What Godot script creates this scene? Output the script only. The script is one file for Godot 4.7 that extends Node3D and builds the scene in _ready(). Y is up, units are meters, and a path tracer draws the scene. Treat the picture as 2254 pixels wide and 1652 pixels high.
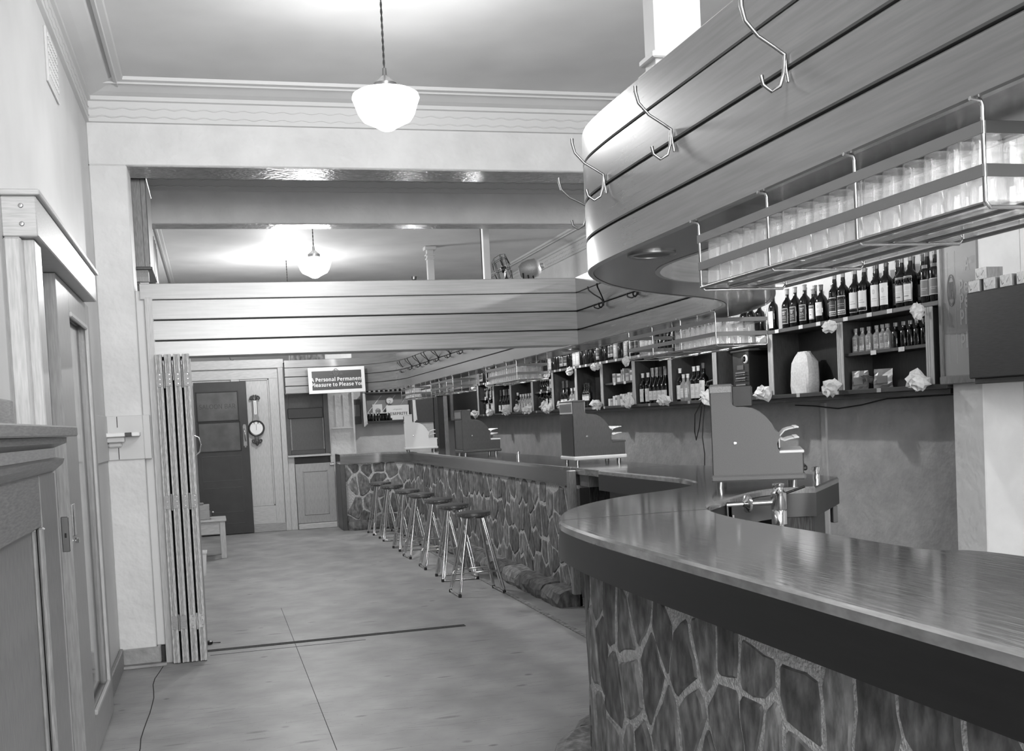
extends Node3D
# A long narrow public bar. x to the right, y up, -z into the picture; lengths in metres. d is the distance in front of the camera (-z).
var M := {}
var names := {}
var rng := RandomNumberGenerator.new()

# ---------------------------------------------------------------- mesh building
class MB:
	var st := SurfaceTool.new()
	var xf := Transform3D.IDENTITY
	var grp := 0
	var n := 0
	func _init():
		st.begin(Mesh.PRIMITIVE_TRIANGLES)
	func fresh():
		grp += 1
		return grp
	func v(p: Vector3, g: int, uv := Vector2.ZERO):
		st.set_smooth_group(g)
		st.set_uv(uv)
		st.add_vertex(xf * p)
	func tri(a: Vector3, b: Vector3, c: Vector3, g := -1, ua := Vector2.ZERO, ub := Vector2.ZERO, uc := Vector2.ZERO):
		# a, b, c counter-clockwise seen from outside
		var s: int = g if g >= 0 else 4294967295
		v(a, s, ua); v(c, s, uc); v(b, s, ub)
		n += 1
	func quad(a: Vector3, b: Vector3, c: Vector3, d: Vector3, g := -1, ua := Vector2(0, 1), ub := Vector2(1, 1), uc := Vector2(1, 0), ud := Vector2(0, 0)):
		tri(a, b, c, g, ua, ub, uc); tri(a, c, d, g, ua, uc, ud)
	# box between two corners, edges chamfered by b
	func box(lo: Vector3, hi: Vector3, b := 0.004):
		var c := (lo + hi) / 2.0
		var h := (hi - lo).abs() / 2.0
		b = minf(b, minf(h.x, minf(h.y, h.z)) * 0.6)
		var P := func(sx, sy, sz, ax):
			var q := Vector3(sx * h.x, sy * h.y, sz * h.z)
			if ax != 0: q.x -= sx * b
			if ax != 1: q.y -= sy * b
			if ax != 2: q.z -= sz * b
			return c + q
		for s in [-1, 1]:
			var f := [[P.call(s, -1, -1, 0), P.call(s, 1, -1, 0), P.call(s, 1, 1, 0), P.call(s, -1, 1, 0)],
				[P.call(-1, s, -1, 1), P.call(-1, s, 1, 1), P.call(1, s, 1, 1), P.call(1, s, -1, 1)],
				[P.call(-1, -1, s, 2), P.call(1, -1, s, 2), P.call(1, 1, s, 2), P.call(-1, 1, s, 2)]]
			for k in 3:
				var q = f[k]
				if s > 0: quad(q[0], q[1], q[2], q[3])
				else: quad(q[3], q[2], q[1], q[0])
		if b < 0.0004:
			return
		for s1 in [-1, 1]:
			for s2 in [-1, 1]:
				var fl: bool = s1 * s2 > 0
				var e := [[P.call(s1, s2, -1, 0), P.call(s1, s2, -1, 1), P.call(s1, s2, 1, 1), P.call(s1, s2, 1, 0)],
					[P.call(-1, s1, s2, 1), P.call(-1, s1, s2, 2), P.call(1, s1, s2, 2), P.call(1, s1, s2, 1)],
					[P.call(s2, -1, s1, 2), P.call(s2, -1, s1, 0), P.call(s2, 1, s1, 0), P.call(s2, 1, s1, 2)]]
				for k in 3:
					var q = e[k]
					if fl: quad(q[0], q[1], q[2], q[3])
					else: quad(q[3], q[2], q[1], q[0])
				for s3 in [-1, 1]:
					var a: Vector3 = P.call(s1, s2, s3, 0)
					var bb: Vector3 = P.call(s1, s2, s3, 1)
					var cc: Vector3 = P.call(s1, s2, s3, 2)
					if s1 * s2 * s3 > 0: tri(a, bb, cc)
					else: tri(a, cc, bb)
	# box given in (x, y, d)
	func bd(x0, x1, y0, y1, d0, d1, b := 0.004):
		box(Vector3(minf(x0, x1), minf(y0, y1), -maxf(d0, d1)), Vector3(maxf(x0, x1), maxf(y0, y1), -minf(d0, d1)), b)
	# (r, y) profile turned round the y axis; corners sharper than ~40 degrees stay sharp
	func lathe(prof: Array, seg := 16, at := Vector3.ZERO, sx := 1.0, sz := 1.0):
		var g: int = fresh()
		for i in prof.size() - 1:
			var a: Vector2 = prof[i]
			var b: Vector2 = prof[i + 1]
			if i > 0:
				var p: Vector2 = prof[i - 1]
				if absf((a - p).angle_to(b - a)) > 0.7: g = fresh()
			for k in seg:
				var t0 := TAU * k / seg
				var t1 := TAU * (k + 1) / seg
				var c0 := Vector3(cos(t0) * sx, 0, -sin(t0) * sz)
				var c1 := Vector3(cos(t1) * sx, 0, -sin(t1) * sz)
				var q0 := at + c0 * a.x + Vector3(0, a.y, 0)
				var q1 := at + c1 * a.x + Vector3(0, a.y, 0)
				var q2 := at + c1 * b.x + Vector3(0, b.y, 0)
				var q3 := at + c0 * b.x + Vector3(0, b.y, 0)
				if a.x < 0.00005: tri(q0, q2, q3, g)
				elif b.x < 0.00005: tri(q0, q1, q2, g)
				else: quad(q0, q1, q2, q3, g)
	func tube(path: Array, r, seg := 8, closed := false):
		var g: int = fresh()
		var m := path.size()
		var rings := []
		var up := Vector3(0.123, 0.98, 0.157)
		for i in m:
			var a: Vector3 = path[(i - 1 + m) % m] if closed or i > 0 else path[0]
			var b: Vector3 = path[(i + 1) % m] if closed or i < m - 1 else path[m - 1]
			var t := (b - a).normalized()
			var s := t.cross(up)
			if s.length() < 0.05: s = t.cross(Vector3(1, 0, 0.3))
			s = s.normalized()
			var w := s.cross(t).normalized()
			up = w
			var rr: float = r[i] if r is Array else r
			var ring := []
			for k in seg:
				var an := TAU * k / seg
				ring.append(Vector3(path[i]) + (s * cos(an) + w * sin(an)) * rr)
			rings.append(ring)
		for i in (m if closed else m - 1):
			var A = rings[i]
			var B = rings[(i + 1) % m]
			for k in seg:
				quad(A[k], A[(k + 1) % seg], B[(k + 1) % seg], B[k], g)
		if not closed:
			for e in [0, m - 1]:
				var R = rings[e]
				for k in range(1, seg - 1):
					if e == 0: tri(R[0], R[k + 1], R[k])
					else: tri(R[0], R[k], R[k + 1])
	# polygon of (x, d) points between two heights, top edge chamfered by b
	func slab(poly: PackedVector2Array, y0: float, y1: float, b := 0.0, smooth := true):
		if Geometry2D.is_polygon_clockwise(poly): poly.reverse()
		var m := poly.size()
		var top := poly
		if b > 0.0:
			top = PackedVector2Array()
			for i in m:
				var p := poly[(i - 1 + m) % m]
				var q := poly[i]
				var r := poly[(i + 1) % m]
				var n1 := (q - p).normalized().orthogonal()
				var n2 := (r - q).normalized().orthogonal()
				var nn := (n1 + n2).normalized()
				top.append(q + _inward(nn, q, poly) * b / maxf(0.4, nn.dot(n1)))
		var idx := Geometry2D.triangulate_polygon(top)
		for t in range(0, idx.size(), 3):
			var a := top[idx[t]]; var bb := top[idx[t + 1]]; var c := top[idx[t + 2]]
			if (bb - a).cross(c - a) < 0:
				var sw := bb; bb = c; c = sw
			tri(_p(a, y1), _p(bb, y1), _p(c, y1), -1, a, bb, c)
		idx = Geometry2D.triangulate_polygon(poly)
		for t in range(0, idx.size(), 3):
			var a := poly[idx[t]]; var bb := poly[idx[t + 1]]; var c := poly[idx[t + 2]]
			if (bb - a).cross(c - a) < 0:
				var sw := bb; bb = c; c = sw
			tri(_p(c, y0), _p(bb, y0), _p(a, y0), -1, c, bb, a)
		var g: int = fresh()
		var g2: int = fresh()
		var s := 0.0
		for i in m:
			var p := poly[i]; var q := poly[(i + 1) % m]; var r := poly[(i + 2) % m]
			var l := p.distance_to(q)
			quad(_p(p, y0), _p(q, y0), _p(q, y1 - b), _p(p, y1 - b), g, Vector2(s, y0), Vector2(s + l, y0), Vector2(s + l, y1), Vector2(s, y1))
			if b > 0.0:
				quad(_p(p, y1 - b), _p(q, y1 - b), _p(top[(i + 1) % m], y1), _p(top[i], y1), g2, p, q, q, p)
			s += l
			if not smooth or absf((q - p).angle_to(r - q)) > 0.6:
				g = fresh(); g2 = fresh()
	func _inward(nn: Vector2, q: Vector2, poly: PackedVector2Array) -> Vector2:
		return nn if Geometry2D.is_point_in_polygon(q + nn * 0.002, poly) else -nn
	func _p(a: Vector2, y: float) -> Vector3:
		return Vector3(a.x, y, -a.y)
	# profile (o outwards to the left of the way, y) swept along a way of (x, d) points
	func sweep(path: PackedVector2Array, prof: Array, caps := true, closed := true):
		var m := path.size()
		var ks := prof.size()
		var nrm := []
		var len := [0.0]
		for i in m:
			var t0 := (path[i] - path[i - 1]).normalized() if i > 0 else (path[1] - path[0]).normalized()
			var t1 := (path[i + 1] - path[i]).normalized() if i < m - 1 else t0
			var a := Vector2(-t0.y, t0.x)
			var b := Vector2(-t1.y, t1.x)
			var c := (a + b).normalized()
			nrm.append(c / maxf(0.3, c.dot(a)))
			if i > 0: len.append(len[i - 1] + path[i].distance_to(path[i - 1]))
		var P := func(i, k):
			var q: Vector2 = path[i] + nrm[i] * prof[k].x
			return Vector3(q.x, prof[k].y, -q.y)
		var pl := 0.0
		for k in (ks if closed else ks - 1):
			var k2 := (k + 1) % ks
			var g: int = fresh()
			var e: float = prof[k].distance_to(prof[k2])
			for i in m - 1:
				quad(P.call(i, k), P.call(i, k2), P.call(i + 1, k2), P.call(i + 1, k), g, Vector2(len[i], pl), Vector2(len[i], pl + e), Vector2(len[i + 1], pl + e), Vector2(len[i + 1], pl))
			pl += e
		if caps and closed:
			var idx := Geometry2D.triangulate_polygon(PackedVector2Array(prof))
			for t in range(0, idx.size(), 3):
				for e in [0, m - 1]:
					tri(P.call(e, idx[t]), P.call(e, idx[t + 1]), P.call(e, idx[t + 2]))
	func mesh() -> ArrayMesh:
		st.generate_normals()
		st.index()
		return st.commit()

func V(x, y, d) -> Vector3:
	return Vector3(x, y, -d)

# smooth curve through points
func curve(pts: Array, n := 6) -> PackedVector2Array:
	var out := PackedVector2Array()
	var m := pts.size()
	for i in m - 1:
		var p0: Vector2 = pts[maxi(i - 1, 0)]
		var p1: Vector2 = pts[i]
		var p2: Vector2 = pts[i + 1]
		var p3: Vector2 = pts[mini(i + 2, m - 1)]
		var cuts := n if p1.distance_to(p2) < 0.7 or i == 0 else n
		for k in cuts:
			var t := float(k) / cuts
			var a := p1.distance_to(p2)
			var t1: Vector2 = (p2 - p0) / maxf(p0.distance_to(p2), 0.001) * a
			var t2: Vector2 = (p3 - p1) / maxf(p1.distance_to(p3), 0.001) * a
			var h := t * t
			var c := h * t
			out.append(p1 * (2 * c - 3 * h + 1) + t1 * (c - 2 * h + t) + p2 * (-2 * c + 3 * h) + t2 * (c - h))
	out.append(pts[m - 1])
	return out

# (x, d) way moved to its left
func shifted(path: PackedVector2Array, o: float) -> PackedVector2Array:
	var out := PackedVector2Array()
	var m := path.size()
	for i in m:
		var t := (path[mini(i + 1, m - 1)] - path[maxi(i - 1, 0)]).normalized()
		out.append(path[i] + Vector2(-t.y, t.x) * o)
	return out

# ---------------------------------------------------------------- nodes
func numbered(called: String) -> String:
	var k: int = names.get(called, -1) + 1
	names[called] = k
	return called if k == 0 else "%s_%03d" % [called, k]

func tag(o: Node3D, label: String, category: String, group := ""):
	o.set_meta("label", label)
	o.set_meta("category", category)
	if group: o.set_meta("group", group)
	return o

func thing(called: String, label: String, category: String, at := Vector3.ZERO, turn := 0.0, group := "") -> Node3D:
	var o := Node3D.new()
	o.name = numbered(called)
	add_child(o)
	o.position = at
	o.rotation.y = turn
	tag(o, label, category, group)
	return o

func part(called: String, mb: MB, mat: Material, parent: Node3D) -> MeshInstance3D:
	return pm(called, mb.mesh(), mat, parent)

func pm(called: String, me: Mesh, mat: Material, parent: Node3D, at := Vector3.ZERO) -> MeshInstance3D:
	var o := MeshInstance3D.new()
	o.name = called if parent != self else numbered(called)
	o.mesh = me
	o.material_override = mat
	o.position = at
	parent.add_child(o, true)
	return o

func struct(called: String, mb: MB, mat: Material) -> MeshInstance3D:
	var o := part(called, mb, mat, self)
	o.set_meta("kind", "structure")
	return o

func structn(called: String) -> Node3D:
	var o := Node3D.new()
	o.name = numbered(called)
	add_child(o)
	o.set_meta("kind", "structure")
	return o

func dup(o: Node3D, at: Vector3, turn: float, label: String, group := "") -> Node3D:
	var base := String(o.name)
	if o.has_meta("base"): base = o.get_meta("base")
	var c: Node3D = o.duplicate()
	c.name = numbered(base)
	add_child(c)
	c.position = at
	c.rotation.y = turn
	c.set_meta("label", label)
	if group: c.set_meta("group", group)
	return c

func boxp(called: String, parent: Node3D, mat: Material, x0, x1, y0, y1, d0, d1, b := 0.004) -> MeshInstance3D:
	var mb := MB.new()
	mb.bd(x0, x1, y0, y1, d0, d1, b)
	return part(called, mb, mat, parent)

const ONES := ["", "first", "second", "third", "fourth", "fifth", "sixth", "seventh", "eighth", "ninth", "tenth", "eleventh", "twelfth", "thirteenth", "fourteenth", "fifteenth", "sixteenth", "seventeenth", "eighteenth", "nineteenth"]
const TENS := ["", "", "twent", "thirt", "fort", "fift", "sixt", "sevent", "eight", "ninet"]
func nth(k: int) -> String:
	if k < 20: return ONES[k]
	if k % 10 == 0: return TENS[k / 10] + "ieth"
	return TENS[k / 10] + "y-" + ONES[k % 10]

# ---------------------------------------------------------------- textures and materials
func noise(s: int, freq: float, lo: Color, hi: Color, oct := 4, size := 512, mid := 0.5, kind := FastNoiseLite.TYPE_SIMPLEX_SMOOTH) -> NoiseTexture2D:
	var f := FastNoiseLite.new()
	f.seed = s
	f.noise_type = kind
	f.frequency = freq
	f.fractal_octaves = oct
	var t := NoiseTexture2D.new()
	t.width = size
	t.height = size
	t.seamless = true
	t.noise = f
	var g := Gradient.new()
	g.offsets = PackedFloat32Array([0.0, mid, 1.0])
	g.colors = PackedColorArray([lo, lo.lerp(hi, 0.5), hi])
	t.color_ramp = g
	return t

func G(v: float) -> Color:
	return Color(v, v, v)

func mat(called: String, v: float, rough := 0.6, tex: Texture2D = null, scale := Vector3.ONE, tri := true, metal := 0.0, spec := 0.5) -> StandardMaterial3D:
	var m := StandardMaterial3D.new()
	m.resource_name = called
	m.albedo_color = G(v)
	m.roughness = rough
	m.metallic = metal
	m.metallic_specular = spec
	if tex:
		m.albedo_texture = tex
		m.uv1_triplanar = tri
		m.uv1_world_triplanar = tri
		m.uv1_scale = scale
		m.texture_filter = BaseMaterial3D.TEXTURE_FILTER_LINEAR_WITH_MIPMAPS_ANISOTROPIC
	M[called] = m
	return m

func relief(m: StandardMaterial3D, tex: Texture2D, cm: float):
	m.heightmap_enabled = true
	m.heightmap_texture = tex
	m.heightmap_scale = cm

func materials():
	var W := Color.WHITE
	var grain := noise(3, 0.02, G(0.84), W, 5)
	var grain2 := noise(5, 0.03, G(0.70), W, 5)
	var blot := noise(8, 0.008, G(0.72), W, 5)
	var fine := noise(11, 0.09, G(0.0), W, 3)
	var stip := noise(13, 0.05, G(0.0), W, 3)
	var dirty := noise(17, 0.012, G(0.80), W, 6)
	var stone := noise(21, 0.02, G(0.45), W, 6)
	var m := mat("plaster", 0.83, 0.55, noise(31, 0.01, G(0.93), W), Vector3.ONE * 0.5)
	relief(m, stip, 0.35); 
	m = mat("paint_smooth", 0.80, 0.5, noise(33, 0.006, G(0.93), W), Vector3.ONE * 0.4)
	m = mat("ceiling_paint", 0.86, 0.6, noise(35, 0.005, G(0.9), W), Vector3.ONE * 0.3)
	m = mat("cornice_paint", 0.78, 0.5)
	m = mat("bar_wall", 0.68, 0.5, noise(37, 0.012, G(0.88), W), Vector3.ONE * 0.6)
	relief(m, stip, 0.3)
	m = mat("gloss_soffit", 0.62, 0.22, noise(38, 0.02, G(0.85), W), Vector3.ONE * 0.8)
	relief(m, stip, 0.25)
	# floor: worn covering with scuffs
	m = mat("floor", 0.62, 0.5, dirty, Vector3(0.35, 0.35, 0.35))
	m.detail_enabled = true
	m.detail_blend_mode = BaseMaterial3D.BLEND_MODE_MUL
	m.detail_albedo = scuffs()
	m.detail_uv_layer = BaseMaterial3D.DETAIL_UV_1
	# varnished boards, grain along the sweep (uv) or along an axis
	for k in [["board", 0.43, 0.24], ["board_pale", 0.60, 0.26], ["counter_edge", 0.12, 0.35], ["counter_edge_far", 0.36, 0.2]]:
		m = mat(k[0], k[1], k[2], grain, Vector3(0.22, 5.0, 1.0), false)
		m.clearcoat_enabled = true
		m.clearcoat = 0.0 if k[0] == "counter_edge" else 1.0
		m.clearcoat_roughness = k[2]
	m = mat("counter_top", 0.56, 0.12, grain2, Vector3(6, 1, 0.5), true, 0.0, 0.7)
	m.clearcoat_enabled = true
	m.clearcoat = 1.0
	m.clearcoat_roughness = 0.1
	relief(m, noise(71, 0.012, G(0.0), W, 3), 0.06)
	m = mat("wood_x", 0.62, 0.35, grain, Vector3(0.8, 9, 9))
	m = mat("wood_y", 0.62, 0.35, grain, Vector3(9, 0.8, 9))
	m = mat("wood_pale_y", 0.74, 0.35, grain, Vector3(9, 0.8, 9))
	m = mat("wood_pale_x", 0.74, 0.35, grain, Vector3(0.8, 9, 9))
	m = mat("wood_mid_y", 0.56, 0.35, grain2, Vector3(9, 0.8, 9))
	m = mat("wood_mid_z", 0.56, 0.35, grain2, Vector3(9, 9, 0.8))
	m = mat("wood_dark_y", 0.27, 0.35, grain2, Vector3(8, 0.7, 8))
	m = mat("wood_dark_z", 0.24, 0.4, grain2, Vector3(8, 10, 0.8))
	m = mat("cup_wood", 0.20, 0.45, grain2, Vector3(8, 9, 0.8))
	m = mat("wood_black", 0.13, 0.4, grain2, Vector3(8, 0.7, 8))
	m = mat("fold_paint", 0.84, 0.5, noise(41, 0.05, G(0.6), W), Vector3(6, 0.8, 6))
	m = mat("door_black", 0.15, 0.45, blot, Vector3(1, 1, 1))
	m = mat("old_timber", 0.33, 0.8, noise(43, 0.03, G(0.4), W), Vector3(6, 0.6, 6))
	m = mat("shelf_back", 0.20, 0.4, grain2, Vector3(5, 0.6, 5))
	m = mat("stone", 0.58, 0.75, stone, Vector3(1.6, 0.8, 1.6))
	relief(m, stone, 0.8)
	m = mat("stone_dark", 0.50, 0.75, stone, Vector3(1.6, 0.8, 1.6))
	relief(m, stone, 0.8)
	m = mat("stone_pale", 0.65, 0.75, stone, Vector3(1.6, 0.8, 1.6))
	relief(m, stone, 0.8)
	m = mat("mortar", 0.84, 0.85, noise(51, 0.04, G(0.7), W), Vector3.ONE * 2.0)
	relief(m, fine, 0.6)
	m = mat("chrome", 0.82, 0.12, null, Vector3.ONE, true, 1.0)
	m = mat("steel", 0.55, 0.28, null, Vector3.ONE, true, 1.0)
	m = mat("brass", 0.62, 0.3, null, Vector3.ONE, true, 1.0)
	m = mat("dull_metal", 0.62, 0.5, noise(61, 0.05, G(0.75), W), Vector3.ONE * 5.0, true, 0.3)
	m = mat("dark_metal", 0.14, 0.4, null, Vector3.ONE, true, 0.5)
	m = mat("register_wood", 0.33, 0.4, grain2, Vector3(14, 1.2, 14))
	m = mat("register_grey", 0.42, 0.5, noise(63, 0.1, G(0.85), W), Vector3.ONE * 4.0)
	m = mat("register_pale", 0.80, 0.45)
	m = mat("register_back", 0.16, 0.2)
	m = mat("black", 0.06, 0.35)
	m = mat("dark_line", 0.10, 0.8)
	m = mat("white", 0.88, 0.5)
	m = mat("paper", 0.88, 0.8, noise(65, 0.03, G(0.85), W), Vector3.ONE * 3.0)
	m = mat("card", 0.72, 0.7, noise(66, 0.05, G(0.8), W), Vector3.ONE * 4.0)
	m = mat("marble", 0.86, 0.25)
	m = mat("seat_vinyl", 0.34, 0.35, noise(67, 0.04, G(0.8), W), Vector3.ONE * 5.0)
	m = mat("bottle_dark", 0.05, 0.07)
	m = mat("bottle_brown", 0.10, 0.08)
	m = mat("foil", 0.72, 0.35, noise(69, 0.1, G(0.6), W), Vector3.ONE * 9.0, true, 0.4)
	m = mat("foil_dark", 0.30, 0.35)
	m = mat("cap_white", 0.85, 0.4)
	m = mat("frosted", 0.34, 0.5, blot, Vector3.ONE * 0.9)
	m = mat("glass_pane", 0.55, 0.08)
	m.transparency = BaseMaterial3D.TRANSPARENCY_ALPHA
	m.albedo_color.a = 0.25
	m = mat("tray_glass", 1.0, 0.0)
	m.transparency = BaseMaterial3D.TRANSPARENCY_ALPHA
	m.albedo_color.a = 0.05
	m = mat("bar_glass", 1.0, 0.0)
	m.transparency = BaseMaterial3D.TRANSPARENCY_ALPHA
	m.albedo_color.a = 0.09
	m = mat("clear_bottle", 0.85, 0.05)
	m.transparency = BaseMaterial3D.TRANSPARENCY_ALPHA
	m.albedo_color.a = 0.30
	m = mat("sign_dark", 0.26, 0.4)
	m = mat("sign_mid", 0.46, 0.35)
	m = mat("opal", 0.9, 0.3)
	m.emission_enabled = true
	m.emission = Color.WHITE
	m.emission_energy_multiplier = 2.2
	m = mat("daylight", 0.9, 0.5)
	m.emission_enabled = true
	m.emission = Color.WHITE
	m.emission_energy_multiplier = 1.5
	m = mat("tube_glow", 0.9, 0.3)
	m.emission_enabled = true
	m.emission = Color.WHITE
	m.emission_energy_multiplier = 1.6

# floor scuffs, stains and specks with shapes of their own
func scuffs() -> ImageTexture:
	var r := RandomNumberGenerator.new()
	r.seed = 77
	var s := 1024
	var im := Image.create(s, s, false, Image.FORMAT_L8)
	im.fill(Color.WHITE)
	for i in 900:
		var x := r.randi_range(0, s - 1)
		var y := r.randi_range(0, s - 1)
		var l := r.randi_range(4, 60)
		var v := r.randf_range(0.72, 0.95)
		var sl := r.randf_range(-0.25, 0.25)
		for k in l:
			im.set_pixel((x + k) % s, posmod(y + int(k * sl), s), G(v))
	for i in 700:
		var x := r.randi_range(1, s - 2)
		var y := r.randi_range(1, s - 2)
		im.set_pixel(x, y, G(r.randf_range(0.25, 0.7)))
	for i in 26:
		var cx := r.randi_range(0, s - 1)
		var cy := r.randi_range(0, s - 1)
		var a := r.randf_range(6, 34)
		var b := r.randf_range(3, 9)
		var dk := r.randf_range(0.6, 0.85)
		for yy in range(-int(b), int(b) + 1):
			for xx in range(-int(a), int(a) + 1):
				var q := pow(xx / a, 2) + pow(yy / b, 2) + r.randf_range(-0.25, 0.25)
				if q < 1.0:
					var px := posmod(cx + xx, s)
					var py := posmod(cy + yy, s)
					im.set_pixel(px, py, G(im.get_pixel(px, py).r * lerpf(dk, 1.0, maxf(0.0, q))))
	return ImageTexture.create_from_image(im)

# ---------------------------------------------------------------- the scene
func _ready():
	rng.seed = 20
	var cam := Camera3D.new()
	cam.name = "camera"
	var f := 2371.24   # focal length in pixels of the 2254 x 1652 frame
	cam.near = 0.05
	cam.far = 60.0
	cam.projection = Camera3D.PROJECTION_FRUSTUM
	cam.size = 1652.0 / f * cam.near
	cam.frustum_offset = Vector2(3.3, 191.2) / f * cam.near
	cam.transform = Transform3D(Basis(Vector3(0.96255, -0.048633, 0.266706), Vector3(0.057864, 0.997963, -0.026858), Vector3(-0.264857, 0.041285, 0.963404)), Vector3(0, 1.5, 0))
	add_child(cam)
	cam.current = true
	var we := WorldEnvironment.new()
	we.name = "world"
	var e := Environment.new()
	e.background_mode = Environment.BG_COLOR
	e.background_color = Color(0.02, 0.02, 0.02)
	e.tonemap_mode = Environment.TONE_MAPPER_LINEAR
	e.tonemap_exposure = 1.95
	e.sdfgi_enabled = true
	e.ssao_enabled = true
	e.ssil_enabled = true
	we.environment = e
	add_child(we)
	materials()
	# the opal lamps down the room (each carries its own light); the last three hang outside the frame, behind the camera or behind a board
	lamp(Vector3(0.91, 3.03, -5.28), "large glowing opal glass pendant lamp hanging before the front beam", 0.8)
	lamp(Vector3(1.03, 3.02, -10.45), "small distant glowing opal glass pendant lamp above the boarded bulkhead", 1.3)
	lamp(Vector3(1.05, 3.02, -14.3), "pendant lamp whose rose and cord alone show left of the distant lamp", 1.4)
	lamp(Vector3(0.80, 3.03, -1.9), "opal glass schoolhouse lamp hanging just above the top of the picture", 0.3)
	lamp(Vector3(0.95, 3.03, 2.2), "opal glass schoolhouse lamp hanging behind the camera", 0.6)
	street_window()
	shade_lamp(Vector3(3.05, 2.62, -11.9), "white enamel shade lamp behind the cage fan above the bulkhead", 0.9)
	shade_lamp(Vector3(3.1, 2.7, -16.3), "white enamel shade lamp at the far end of the bar", 0.9)
	shade_lamp(Vector3(3.2, 2.7, -7.6), "white enamel shade lamp over the middle of the bar behind the canopy", 0.9)
	shade_lamp(Vector3(3.4, 2.75, -2.6), "white enamel shade lamp over the near end of the bar beyond the frame", 0.6)
	shell()
	left_side()
	opening()
	far_end()
	canopies()
	counters()
	stools()
	registers()
	racks()
	back_bar()
	right_end()
	small_things()

# the street window in the wall behind the camera, the room's daylight
func street_window():
	var w := structn("window_1")
	boxp("glowing_pane", w, M.daylight, -0.4, 3.2, 1.3, 3.4, -3.47, -3.46, 0.0)
	for x in [-0.46, 0.78, 1.98, 3.2]: boxp("frame", w, M.wood_mid_y, x, x + 0.06, 1.24, 3.46, -3.5, -3.44, 0.004)
	for y in [1.24, 3.4]: boxp("frame", w, M.wood_mid_y, -0.46, 3.26, y, y + 0.06, -3.5, -3.44, 0.004)
	var l := AreaLight3D.new()
	l.name = "window_light"
	l.area_size = Vector2(3.6, 2.1)
	l.light_energy = 22.0
	l.area_range = 40.0
	l.area_attenuation = 2.0
	l.shadow_enabled = true
	w.add_child(l)
	l.position = V(1.4, 2.35, -3.43)

func omni(at: Vector3, energy: float, size: float, parent: Node3D):
	var l := OmniLight3D.new()
	l.name = "lamp_light"
	l.light_energy = energy
	l.light_size = size
	l.omni_range = 30.0
	l.omni_attenuation = 2.0
	l.shadow_enabled = true
	l.position = at
	parent.add_child(l, true)

const CEIL := 3.72

func lamp(at: Vector3, label: String, energy: float):
	var t := thing("pendant_lamp", label, "lamp", at, 0.0, "opal lamps down the room")
	var mb := MB.new()
	mb.lathe([Vector2(0, -0.105), Vector2(0.03, -0.098), Vector2(0.055, -0.082), Vector2(0.085, -0.066), Vector2(0.118, -0.05), Vector2(0.138, -0.02), Vector2(0.155, 0.03), Vector2(0.165, 0.055), Vector2(0.16, 0.072), Vector2(0.14, 0.084), Vector2(0.075, 0.094), Vector2(0.055, 0.1)], 32)
	part("globe", mb, M.opal, t)
	mb = MB.new()
	mb.lathe([Vector2(0.056, 0.098), Vector2(0.058, 0.125), Vector2(0.04, 0.14), Vector2(0.012, 0.165), Vector2(0.01, 0.2)], 20)
	part("fitter", mb, M.brass, t)
	mb = MB.new()
	var top: float = CEIL - at.y
	var path := []
	var path2 := []
	var turns := int(top * 60)
	for i in turns + 1:
		var y := lerpf(0.19, top - 0.02, float(i) / turns)
		var a := i * 1.05
		path.append(Vector3(cos(a) * 0.003, y, sin(a) * 0.003))
		path2.append(Vector3(-cos(a) * 0.003, y, -sin(a) * 0.003))
	mb.tube(path, 0.0032, 5)
	mb.tube(path2, 0.0032, 5)
	part("twisted_cord", mb, M.old_timber, t)
	mb = MB.new()
	mb.lathe([Vector2(0.015, top - 0.045), Vector2(0.03, top - 0.03), Vector2(0.05, top - 0.022), Vector2(0.055, top - 0.001), Vector2(0, top)], 20)
	part("ceiling_rose", mb, M.white, t)
	omni(Vector3(0, 0.0, 0), energy, 0.11, t)

func shade_lamp(at: Vector3, label: String, energy: float):
	var t := thing("shade_lamp", label, "lamp", at, 0.0, "enamel shade lamps over the bar")
	var mb := MB.new()
	mb.lathe([Vector2(0.15, -0.005), Vector2(0.15, 0.0), Vector2(0.12, 0.035), Vector2(0.05, 0.065), Vector2(0.03, 0.075), Vector2(0.026, 0.11), Vector2(0.0, 0.12), Vector2(0.0, 0.112), Vector2(0.02, 0.1), Vector2(0.025, 0.07), Vector2(0.11, 0.028), Vector2(0.146, -0.003), Vector2(0.15, -0.005)], 24)
	part("lamp_shade", mb, M.white, t)
	mb = MB.new()
	mb.lathe([Vector2(0, -0.045), Vector2(0.025, -0.04), Vector2(0.035, -0.015), Vector2(0.03, 0.01), Vector2(0.014, 0.04), Vector2(0, 0.05)], 16)
	part("bulb", mb, M.opal, t)
	mb = MB.new()
	var top: float = CEIL - at.y
	mb.tube([Vector3(0, 0.115, 0), Vector3(0, top - 0.02, 0)], 0.005, 6)
	part("cord", mb, M.old_timber, t)
	mb = MB.new()
	mb.lathe([Vector2(0.012, top - 0.06), Vector2(0.035, top - 0.045), Vector2(0.04, top - 0.001), Vector2(0, top)], 16)
	part("ceiling_rose", mb, M.steel, t)
	omni(Vector3(0, -0.01, 0), energy, 0.03, t)

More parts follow.
